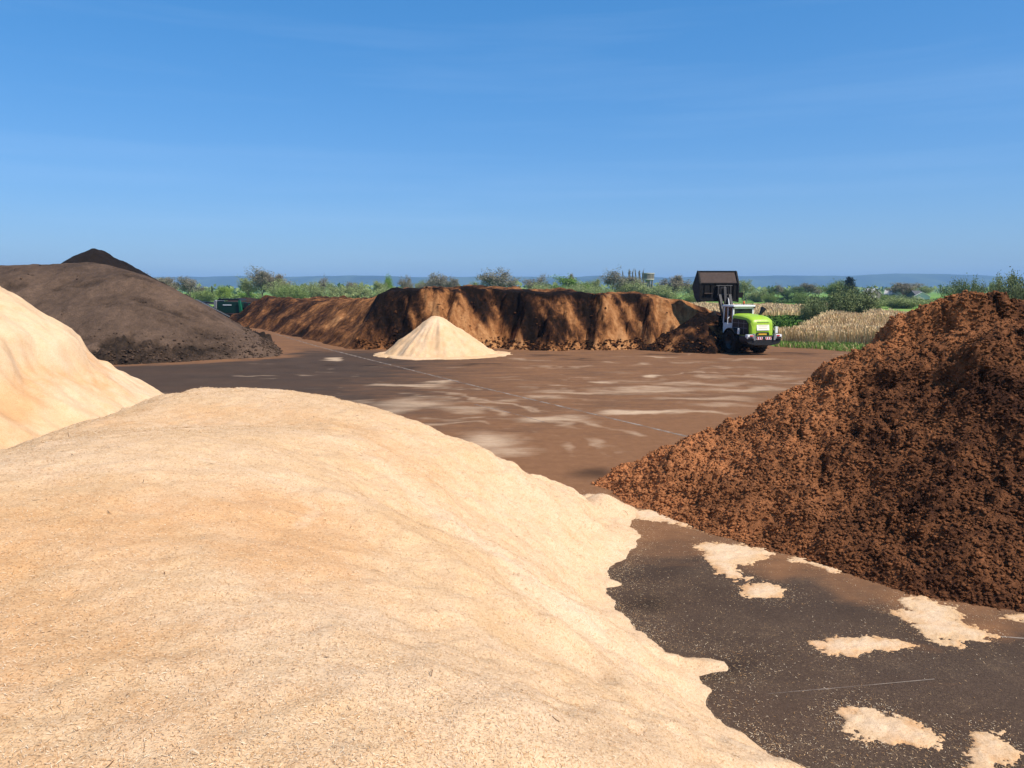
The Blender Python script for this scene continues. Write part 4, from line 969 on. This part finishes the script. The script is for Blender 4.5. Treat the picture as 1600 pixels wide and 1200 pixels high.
def grow(rs, H, spread, up=.5, levels=4, trunk=.3, kids=(5, 5, 4), r0=.028, droop=0, column=False):
    """limbs of a tree of height H; returns V, F, tips"""
    V = []; F = []; tips = []
    def limb(p, d, L, r, lev):
        n = 4; pts = [p]; dd = d.copy()
        for i in range(n):
            dd = (dd + Vector((rs.gauss(0, .16), rs.gauss(0, .16), rs.gauss(0, .10) + up * .10 - droop * .1 * lev))).normalized()
            pts.append(pts[-1] + dd * L / n)
        rads = [r * (1 - .62 * i / n) for i in range(n + 1)]
        tube_np(V, F, pts, rads, 6 if lev == 0 else (5 if lev == 1 else 3))
        if lev >= levels - 1:
            tips.extend(pts[1:]); return
        kn = kids[min(lev, len(kids) - 1)]
        for k in range(kn):
            t = (trunk if lev == 0 else .3) + (1 - (trunk if lev == 0 else .3)) * (k + rs.random()) / kn
            i = min(n - 1, int(t * n)); q = pts[i].lerp(pts[i + 1], t * n - i)
            a = rs.uniform(0, 2 * math.pi) if lev else 2 * math.pi * (k * .382 + rs.random() * .15)
            side = Vector((math.cos(a), math.sin(a), 0)); w = .35 if column else rs.uniform(.55, 1.15) * spread
            nd = (pts[i + 1] - pts[i]).normalized() * (1.1 if lev else .75) + side * w + Vector((0, 0, up * (.9 if lev else .55)))
            limb(q, nd.normalized(), L * (rs.uniform(.50, .75) if not column else rs.uniform(.16, .26)), rads[i] * rs.uniform(.45, .62), lev + 1)
        tips.append(pts[-1])
    limb(Vector((0, 0, -.2)), Vector((rs.gauss(0, .04), rs.gauss(0, .04), 1)), H * (.62 if not column else .97), H * r0, 0)
    return V, F, tips
def leaves(name, pts, n, size, spread, ms, parent, rs, long=1.0, upw=0.0):
    pts = np.array([tuple(p) for p in pts]); g = np.random.default_rng(rs.randrange(9999))
    c = pts[g.integers(0, len(pts), n)] + g.normal(size=(n, 3)) * spread
    c[:, 2] = np.maximum(c[:, 2], .05)
    u = g.normal(size=(n, 3)); u[:, 2] += upw * 2; u /= np.linalg.norm(u, axis=1, keepdims=True)
    w = np.cross(u, g.normal(size=(n, 3))); w /= np.linalg.norm(w, axis=1, keepdims=True)
    s = size * g.uniform(.5, 1.4, (n, 1))
    V = np.stack([c - u * s * long, c + w * s * .55, c + u * s * long, c - w * s * .55], 1).reshape(-1, 3)
    F = np.arange(n * 4).reshape(-1, 4)
    return link_mesh(name, np_mesh(name, V, F), ms, parent, smooth=False)
PROTO = {}
def norm(root, W, H):
    root['w'] = W; root['h'] = H
def make_tree(kind, seed):
    rs = random.Random(seed); root = empty('tree'); H = 10.0
    if kind.startswith('bare'):
        V, F, tips = grow(rs, H, 1.0, .55, 5, .26, (8, 6, 5, 4), .022)
        link_mesh('trunk', np_mesh('trunk', V, F), BARK if kind != 'bare_brown' else BARKD, root)
        mm = {'bare': TW, 'bare_green': TWG, 'bare_brown': TWB}[kind]
        leaves('crown', tips, 7500 if kind != 'bare_brown' else 10000, .13, .36, mm, root, rs, 1.9)
    elif kind == 'delicate':
        V, F, tips = grow(rs, H, .9, .5, 5, .42, (6, 5, 4, 4), .016)
        link_mesh('trunk', np_mesh('trunk', V, F), BARKD, root); leaves('crown', tips, 2600, .14, .35, TW, root, rs, 2.2)
    elif kind in ('leafy', 'yellow', 'dark', 'olive'):
        V, F, tips = grow(rs, H, 1.0, .45, 4, .2, (8, 6, 5), .026)
        link_mesh('trunk', np_mesh('trunk', V, F), BARKD, root)
        tips += [p * .8 + Vector((0, 0, 1)) for p in tips[::3]]
        leaves('crown', tips, 9000, .17, .55, {'leafy': LG, 'yellow': LY, 'dark': LD_, 'olive': LO_}[kind], root, rs, 1.0)
    elif kind in ('shrub', 'willow', 'brush'):
        V = []; F = []; tips = []
        for k in range(34):
            a = rs.uniform(0, 6.28); L = rs.uniform(.55, 1.0) * H * .9; lean = rs.uniform(.05, .95)
            p = Vector((math.cos(a) * rs.uniform(0, 2.2), math.sin(a) * rs.uniform(0, 2.2), 0)); d = Vector((math.cos(a) * lean, math.sin(a) * lean, 1)).normalized(); pts = [p]
            for i in range(5):
                d = (d + Vector((rs.gauss(0, .13), rs.gauss(0, .13), .02))).normalized(); pts.append(pts[-1] + d * L / 5)
            tube_np(V, F, pts, [.09 * (1 - .17 * i) for i in range(6)], 3); tips += pts[1:]
            for j in range(4):
                q = pts[rs.randrange(1, 5)]; e = (d + Vector((rs.gauss(0, .5), rs.gauss(0, .5), rs.gauss(0.1, .3)))).normalized(); tips += [q + e * t for t in (.6, 1.2, 1.8)]
        link_mesh('stems', np_mesh('stems', V, F), BARKD, root)
        leaves('foliage', tips, 16000, .15 if kind != 'brush' else .14, .55, {'shrub': LO_, 'willow': LW, 'brush': TWG}[kind], root, rs, 1.4 if kind != 'shrub' else 1.1, .5)
    elif kind == 'poplar':
        V, F, tips = grow(rs, H, .3, .9, 3, .12, (30, 4), .014, column=True)
        link_mesh('trunk', np_mesh('trunk', V, F), BARKD, root); leaves('crown', tips, 3500, .12, .20, TWB, root, rs, 2.4, 1.2)
    elif kind == 'conifer':
        V = []; F = []; tips = []
        tube_np(V, F, [Vector((0, 0, -.2)), Vector((.1, 0, 5)), Vector((0, 0, 10))], [.28, .17, .03], 6)
        for k in range(46):
            z = 1.2 + 8.6 * k / 46; L = (10 - z) * .42 * rs.uniform(.6, 1.25) + .25; a = k * 2.4
            pts = [Vector((0, 0, z)) + Vector((math.cos(a), math.sin(a), .10 - .25 * t)) * L * t for t in (0, .35, .7, 1)]
            tube_np(V, F, pts, [.06, .045, .03, .01], 3); tips += pts[1:]
        link_mesh('trunk', np_mesh('trunk', V, F), BARKD, root); leaves('crown', tips, 5200, .18, .26, LC, root, rs, 1.3)
    co = np.concatenate([np.array([v.co[:] for v in c.data.vertices]) for c in root.children])
    root['mesh_w'] = float(np.percentile(np.abs(co[:, :2]), 97) * 2); root['mesh_h'] = float(np.percentile(co[:, 2], 99.6))
    return root
protos = {}
NAMES = {'bare': 'bare_tree', 'bare_green': 'budding_tree', 'bare_brown': 'bare_tree', 'delicate': 'bare_tree', 'leafy': 'leafy_tree', 'yellow': 'leafy_tree', 'dark': 'leafy_tree', 'olive': 'leafy_tree',
         'shrub': 'shrub', 'willow': 'willow_shrub', 'brush': 'brushwood', 'poplar': 'poplar_tree', 'conifer': 'conifer_tree'}
used_count = {}
def tree(kind, px, top, w, Y, label, base=None, group=None):
    """px centre, top: picture row of the crown's top, w: crown width there, Y: distance"""
    k = used_count.get(kind, 0); used_count[kind] = k + 1
    nv = {'bare': 4, 'bare_green': 3, 'bare_brown': 2, 'brush': 3, 'willow': 2, 'shrub': 2, 'leafy': 2, 'poplar': 3}.get(kind, 1); key = (kind, k % nv)
    x, _, z = P(px, top, Y)
    if key not in protos: o = protos[key] = make_tree(kind, 100 + 37 * (k % nv) + sum(map(ord, kind)))
    else: o = copy_tree(protos[key])
    o.name = NAMES[kind]; o.location = (x, Y, -.1)
    W = w / FPX * Y; sxy = W / o['mesh_w']; sz_ = (z + .1) / o['mesh_h']
    o.scale = (sxy, sxy, sz_); o.rotation_euler = (0, 0, random.uniform(0, 6.28))
    cat = {'shrub': 'shrub', 'willow': 'shrub', 'brush': 'shrub'}.get(kind, 'tree')
    return tag(o, label, cat, group)
TREES = [
 ('bare', 243, 427, 38, 330, 'bare pale tree whose crown just clears the flank of the big dark heap'),
 ('bare_brown', 264, 434, 34, 300, 'low round brown tree tucked against the slope of the big dark heap'),
 ('bare', 294, 433, 32, 290, 'round bare tree standing free right of the dark heap, left of the yellow green tree'),
 ('shrub', 318, 452, 30, 270, 'low green bush at the foot of the round bare tree beside the dark heap'),
 ('conifer', 331, 447.5, 7, 300, 'tiny dark conifer close to the left side of the yellow green tree'),
 ('yellow', 346, 446, 30, 280, 'bright yellow green round tree above the screening machine'),
 ('leafy', 382, 452, 22, 290, 'small green tree between the yellow green tree and the tall grey clump'),
 ('bare', 408, 418, 40, 260, 'tallest grey bare tree of the clump left of the bright green bush'),
 ('bare_green', 392, 433, 30, 265, 'budding tree at the left side of the tall grey clump'),
 ('bare_brown', 428, 429, 44, 262, 'brownish bare tree leaning out of the right side of the tall grey clump'),
 ('brush', 445, 438, 42, 258, 'brushwood sloping down right of the tall grey clump'),
 ('shrub', 458, 446, 44, 240, 'bright green rounded bush below the tall grey clump'),
 ('brush', 492, 441, 34, 270, 'grey hedge brushwood just left of the dead looking thin tree'),
 ('delicate', 508, 431, 17, 275, 'thin dead looking tree sticking up alone out of the hedge'),
 ('brush', 528, 442, 40, 272, 'grey hedge brushwood just right of the dead looking thin tree'),
 ('brush', 560, 443, 38, 274, 'grey green hedge brushwood in the middle of the low hedge'),
 ('bare_brown', 549, 441, 15, 280, 'small brown stemmed tree poking out of the low hedge'),
 ('bare_green', 590, 439, 24, 290, 'round budding tree left of the small pointed green tree'),
 ('leafy', 609, 430, 18, 295, 'small pointed green tree right where the hedge meets the peat bank'),
 ('bare', 632, 431, 20, 300, 'small bare tree between the pointed green tree and the three bare field trees'),
 ('brush', 605, 450, 60, 270, 'low brushwood at the left shoulder of the peat bank under the pointed green tree'),
 ('bare_green', 655, 438, 24, 310, 'low budding tree at the left end of the row of bare field trees'),
 ('bare', 668, 433, 24, 310, 'first of three bare field trees behind the dark top of the peat bank'),
 ('bare', 687, 427, 26, 312, 'middle and tallest of three bare field trees behind the peat bank'),
 ('bare', 706, 433, 26, 308, 'last of three bare field trees, beside a gap showing blue hills'),
 ('bare', 772, 420, 56, 300, 'broad round bare tree standing alone in a gap above the peat bank'),
 ('bare_green', 748, 440, 24, 302, 'low budding tree at the left foot of the broad round bare tree'),
 ('bare', 834, 429, 36, 320, 'bare tree right of the gap after the broad round one'),
 ('brush', 850, 441, 50, 300, 'olive brushwood below the bare tree right of the gap'),
 ('bare_brown', 885, 429, 26, 340, 'bare tree looking over the left shoulder of the bright green rounded tree'),
 ('leafy', 903, 431, 56, 300, 'wide bright green rounded tree above the middle of the peat bank'),
 ('brush', 905, 441, 50, 280, 'reddish brown brushwood in front of the wide green tree'),
 ('bare_green', 932, 436, 26, 300, 'budding tree between the wide green tree and the tall bare tree with the pale trunk'),
 ('delicate', 958, 419, 44, 290, 'tall slender bare tree with a long visible trunk left of the poplars'),
 ('brush', 940, 449, 40, 270, 'low brushwood in the dip of the peat bank left of the slender bare tree'),
 ('brush', 985, 437, 54, 300, 'wide olive brushwood below the row of poplars'),
 ('bare_brown', 990, 432, 34, 310, 'brown bare tree in front of the poplars left of the water tower'),
 ('brush', 1015, 449, 44, 300, 'low brushwood round the legs of the water tower'),
 ('bare_brown', 1043, 431, 54, 300, 'broad brown bare tree right of the water tower'),
 ('brush', 1040, 446, 60, 290, 'low brushwood below the broad brown tree by the water tower'),
 ('bare_green', 1078, 441, 22, 310, 'small budding tree between the broad brown tree and the raised bucket'),
 ('shrub', 1088, 456, 26, 210, 'green bush low down left of the raised bucket'),
 ('bare_green', 1168, 437, 26, 280, 'olive budding tree just right of the raised bucket'),
 ('brush', 1186, 452, 30, 285, 'thin hedge brushwood behind the loader cab'),
 ('dark', 1203, 447, 20, 300, 'small dark tree behind the loader right of its beacon'),
 ('delicate', 1217, 443, 18, 300, 'small bare tree with a forked outline in the far hedge right of the loader'),
 ('dark', 1232, 450, 28, 330, 'flat dark hedge tree in the far field right of the loader'),
 ('bare', 1262, 443, 40, 360, 'grey bare trees in the distance left of the dark round tree'),
 ('dark', 1250, 446, 22, 340, 'dark green tree left of the grey distant trees on the right'),
 ('shrub', 1252, 457, 24, 230, 'round grey green bush alone in the green field right of the loader'),
 ('shrub', 1203, 458, 22, 235, 'squat bush in the green field directly above the loader exhaust'),
 ('olive', 1305, 438, 44, 280, 'dark olive round tree left of the bluish conifer'),
 ('conifer', 1328, 433.5, 36, 275, 'bluish dark conifer right of the olive round tree'),
 ('willow', 1300, 456, 70, 92, 'left half of the big willow scrub growing out of the reeds'),
 ('willow', 1334, 449, 66, 94, 'taller right half of the big willow scrub growing out of the reeds'),
 ('willow', 1274, 468, 44, 90, 'low left end of the willow scrub beside the green nettles'),
 ('brush', 1360, 463, 50, 150, 'low brushwood right of the willow scrub at the edge of the reeds'),
 ('brush', 1350, 455, 18, 260, 'small brushwood between the conifer and the grey barn'),
 ('shrub', 1380, 460, 26, 215, 'bright green bush in front of the grey barn'),
 ('bare_brown', 1412, 442, 44, 330, 'brown bare trees behind the cream houses'),
 ('brush', 1410, 462, 60, 190, 'grey green hedge running below the cream houses to the brown heap'),
 ('bare_green', 1445, 447, 30, 360, 'small budding tree right of the white gable'),
 ('willow', 1508, 437, 44, 120, 'pale green shrub looking over the top of the brown heap'),
 ('willow', 1545, 446, 44, 100, 'low green shrub between the pale one and the big bush at the right edge'),
 ('bare_green', 1557, 433, 24, 150, 'grey leafless tree showing behind the big bush at the right edge'),
 ('willow', 1583, 430, 60, 95, 'big green bush at the right edge behind the brown heap'),
 ('willow', 1612, 434, 50, 92, 'bush cut by the right edge of the picture behind the brown heap'),
]
for t in TREES: tree(*t)
for i, (px, top, w) in enumerate([(975, 424, 6), (983.5, 421.5, 6.5), (990, 422, 6), (996, 421, 6), (1001, 423, 5), (1006, 421.5, 5)]):
    tree('poplar', px, top, w, 420, ['poplar at the left end of the row, apart from the others', 'second poplar of the row, broad and full', 'third poplar of the row', 'fourth poplar of the row, the tallest one', 'fifth poplar of the row, slightly shorter', 'last poplar of the row, touching the water tower'][i], group='poplars beside the water tower')

def hedge(px0, px1, Y, h, m, label, depth=1.6, seed=0, dens=1.0, name='hedge'):
    x0 = P(px0, 460, Y)[0]; x1 = P(px1, 460, Y)[0]; g = np.random.default_rng(seed); n = int((x1 - x0) * 60 * dens)
    x = g.uniform(x0, x1, n); top = h * (.75 + .5 * (fbm(x, x * 0, 6, 3, seed) + .3)); c = np.stack([x, Y + g.normal(size=n) * depth, top * g.random(n) ** .7], -1)
    u = g.normal(size=(n, 3)); u /= np.linalg.norm(u, axis=1, keepdims=True); w = np.cross(u, g.normal(size=(n, 3))); w /= np.linalg.norm(w, axis=1, keepdims=True); s = g.uniform(.12, .32, (n, 1)) * (1 + Y / 700)
    V = np.stack([c - u * s, c + w * s * .7, c + u * s, c - w * s * .7], 1).reshape(-1, 3)
    return tag(link_mesh(name, np_mesh(name, V, np.arange(n * 4).reshape(-1, 4)), m, smooth=False), label, 'hedge')
hedge(478, 615, 232, 1.5, LD_, 'dark clipped hedge in the field behind the left end of the peat bank', seed=1)
hedge(478, 640, 268, 3.2, TWG, 'long grey green hedge along the field left of the peat bank', seed=2, dens=1.6)
hedge(1160, 1300, 330, 1.6, LD_, 'farthest dark hedge line across the fields right of the loader', seed=3)
hedge(1210, 1300, 262, 1.0, LD_, 'dark hedge line behind the round field bush', seed=4)
hedge(1060, 1260, 196, 1.0, LO_, 'low rough hedge along the back edge of the far reed field', seed=5)
hedge(1000, 1100, 250, 1.8, LD_, 'low dark hedge between the water tower and the raised bucket', seed=6)
hedge(1330, 1480, 240, 1.7, LO_, 'low hedge in front of the far houses', seed=7)
hedge(250, 480, 310, 3.0, LO_, 'green field hedge behind the dark heaps on the left', seed=8)
# far-off woodland at the foot of the hills
def far_wood():
    g = np.random.default_rng(5); n = 26000; Y = g.uniform(700, 2600, n); x = g.uniform(-.72, .72, n) * Y
    keep = fbm(x, Y, 260, 3, 9) > -.02; x = x[keep]; Y = Y[keep]; n = len(x)
    hh = 9 * (.6 + .7 * (fbm(x, Y, 60, 3, 4) + .4)); c = np.stack([x, Y, hh * g.random(n) ** .8], -1)
    u = g.normal(size=(n, 3)); u /= np.linalg.norm(u, axis=1, keepdims=True); w = np.cross(u, g.normal(size=(n, 3))); w /= np.linalg.norm(w, axis=1, keepdims=True); s = g.uniform(1.2, 3.4, (n, 1))
    V = np.stack([c - u * s, c + w * s * .8, c + u * s, c - w * s * .8], 1).reshape(-1, 3)
    return link_mesh('far_woodland', np_mesh('far_woodland', V, np.arange(n * 4).reshape(-1, 4)), LO_, smooth=False)
tag(far_wood(), 'far woodland and hedges spread over the plain below the hills', 'woodland', kind='stuff')

# ------------------------------------------------------------------ houses in the distance
roofg = plain('grey_slate', (.10, .095, .095), .85, .2, 1, .2); roofp = plain('pale_sheet_roof', (.50, .46, .42), .7, .1, 1, .2); wallw = plain('whitewashed_wall', (.66, .62, .54), .9, .08, 1, .1); wallg = plain('grey_boarding', (.17, .15, .13), .9, .2, 1, .1); rooft = plain('brown_tiles', (.30, .19, .13), .9, .2, 1.5, .1); walls = plain('stone_wall', (.38, .34, .28), .9, .2, 1.5, .1)
def house(px, top, wpx, Y, rz, wall, roof, label, depth=7, eave=.55, chim=False, name='house', cat='house'):
    x, _, z = P(px, top, Y); W = wpx / FPX * Y; H = z; he = H * eave
    h = empty(name, (x, Y, 0), rz); tag(h, label, cat)
    MB().prism([(-depth / 2, 0), (-depth / 2, he), (0, H - .15), (depth / 2, he), (depth / 2, 0)], 'X', -W / 2, W / 2).build('wall', wall, h)
    r = MB()
    for s in (-1, 1): r.prism([(s * (depth / 2 + .35), he - .18), (0, H), (0, H - .14), (s * (depth / 2 + .35), he - .34)], 'X', -W / 2 - .3, W / 2 + .3)
    r = r.build('roof', roof, h)
    if chim: MB().box((W * .3, 0, H + .3), (.7, .6, 1.4)).build('chimney', walls, r)
    for q in (-.28, .28):
        f = MB().box((q * W, -depth / 2 - .03, he * .55), (.9, .06, 1.1)).build('window', wallw, h); MB().box((q * W, -depth / 2 - .07, he * .55), (.72, .03, .92)).build('pane', M['glass'], f)
    f = MB().box((W / 2 + .03, 0, he * .55), (.06, .9, 1.1)).build('window', wallw, h)
    MB().box((0, -depth / 2 - .03, 1.0), (.95, .05, 2.0)).build('door', M['black'], h)
house(1362, 450.5, 15, 330, R(-60), wallg, roofp, 'grey barn with a pale sloping roof edge in the far fields', 9, .5, name='barn', cat='barn')
house(1391, 452.5, 12, 340, R(-35), wallw, roofp, 'low pale cottage between the grey barn and the tall tiled house', 7, .55)
house(1409, 447, 13, 335, R(12), wallw, rooft, 'cream house with a brown tiled roof in front of bare trees', 7, .42, chim=True)
house(1431, 454, 13, 310, R(10), roofg, roofg, 'dark slate roofed building next to the white gable', 7, .45)
house(1441, 456, 5, 290, R(70), wallw, wallw, 'white gable just above the shoulder of the brown heap', 5, .6)

# ------------------------------------------------------------------ reeds, nettles, verge
def blades(name, poly, n, h0, h1, w, mats, probs, label, cat, seed, plume=True, lean=.12, patchy=0):
    g = np.random.default_rng(seed); A = np.array(poly); x = g.uniform(A[:, 0].min(), A[:, 0].max(), n * 3); y = g.uniform(A[:, 1].min(), A[:, 1].max(), n * 3)
    d = poly_dist(x, y, poly) + fbm(x, y, 2.5, 3, seed) * 1.2; k = d > 0
    if patchy: k &= fbm(x, y, 3, 3, seed + 1) > -patchy
    x = x[k][:n]; y = y[k][:n]; d = d[k][:n]; n = len(x)
    h = g.uniform(h0, h1, n) * (1 + fbm(x, y, 5, 3, seed + 2) * .5) * (.82 + .18 * sstep(0, 1.5, d))
    a = g.uniform(0, 6.28, n); le = np.stack([np.cos(a), np.sin(a), 0 * a], -1) * (h * lean * g.random(n))[:, None] + np.stack([-h * .05, 0 * h, 0 * h], -1)
    s = np.stack([np.cos(a + 1.3), np.sin(a + 1.3), 0 * a], -1) * w * g.uniform(.6, 1.4, (n, 1))
    b = np.stack([x, y, 0 * x - .05], -1); m = b + le * .35; m[:, 2] += h * .6; t = b + le; t[:, 2] += h
    V = [b - s * .5, b + s * .5, m + s * .45, m - s * .45, t + s * (.9 if plume else .15), t - s * (.9 if plume else .15)]
    V = np.stack(V, 1).reshape(-1, 3); q = np.arange(n)[:, None] * 6; F = np.concatenate([q + [0, 1, 2, 3], q + [3, 2, 4, 5]]); mi = g.choice(len(mats), n, p=probs)
    if plume:
        e = np.stack([t - s * .7, t + s * .7, t + s * 1.9 + [0, 0, -.16], t - s * 1.9 + [0, 0, -.16]], 1)
    o = link_mesh(name, np_mesh(name, V, F, fmat=np.concatenate([mi, mi])), mats, smooth=False)
    return tag(o, label, cat, kind='stuff')
RD = [leafm('dry_reed', (.56, .375, .175), (.74, .53, .29)), leafm('pale_reed', (.70, .51, .28), (.82, .63, .38)), leafm('brown_reed', (.34, .22, .11), (.46, .32, .17)), leafm('young_reed', (.10, .17, .03), (.2, .26, .06))]
R1 = [G(1214, 537), G(1330, 542), G(1400, 545), (48, 60), (66, 96), (48, 100), (40, 88), (33, 76), (24, 67)]
blades('reed_bed', R1, 190000, 1.6, 2.05, .017, RD, [.46, .46, .05, .03], 'dry pale reed bed at the right edge of the yard beyond the loader', 'reeds', 11, lean=.3)
R2 = [(26, 112), (55, 112), (70, 160), (40, 172), (22, 165)]
blades('reed_bed', R2, 50000, 1.3, 1.65, .05, RD, [.42, .40, .16, .02], 'far strip of pinkish dry reeds behind the green nettles', 'reeds', 12, lean=.1)
NE = [leafm('nettle', (.035, .075, .015), (.075, .14, .028)), leafm('nettle_light', (.09, .17, .03), (.15, .25, .05))]
blades('nettle_bank', [(17, 84), (25, 78), (33, 80), (42, 92), (46, 106), (24, 100)], 24000, .7, 1.2, .09, NE, [.6, .4], 'dark green nettle bank between the two reed beds behind the loader', 'nettles', 13, plume=True, lean=.5)
blades('grass_verge', [G(1212, 542), G(1330, 549), G(1420, 552), (48, 57.5), (48, 61.5), G(1400, 544), G(1330, 540), G(1212, 535)], 16000, .2, .5, .035, [NE[1], leafm('verge_grass', (.12, .2, .03), (.25, .33, .08)), RD[0]], [.45, .4, .15], 'fringe of fresh green grass along the yard edge in front of the reeds', 'grass', 14, plume=False, lean=.5)

# ------------------------------------------------------------------ air
def haze():
    bm = bmesh.new(); bmesh.ops.create_cube(bm, size=1)
    for v in bm.verts: v.co = Vector((v.co.x * 18400, v.co.y * 18400, 77 + v.co.z * 158))
    me = bpy.data.meshes.new('haze'); bm.to_mesh(me); bm.free()
    m = bpy.data.materials.new('air'); m.use_nodes = True; t = m.node_tree; t.nodes.clear()
    o = t.nodes.new('ShaderNodeOutputMaterial'); v = t.nodes.new('ShaderNodeVolumePrincipled')
    v.inputs['Color'].default_value = (.38, .64, 1.0, 1); v.inputs['Density'].default_value = HAZE_DENSITY; v.inputs['Anisotropy'].default_value = 0
    t.links.new(v.outputs[0], o.inputs['Volume'])
    return tag(link_mesh('haze', me, m, smooth=False), 'thin blue air over the plain', 'haze', kind='stuff')
HAZE_DENSITY = .00014
haze()
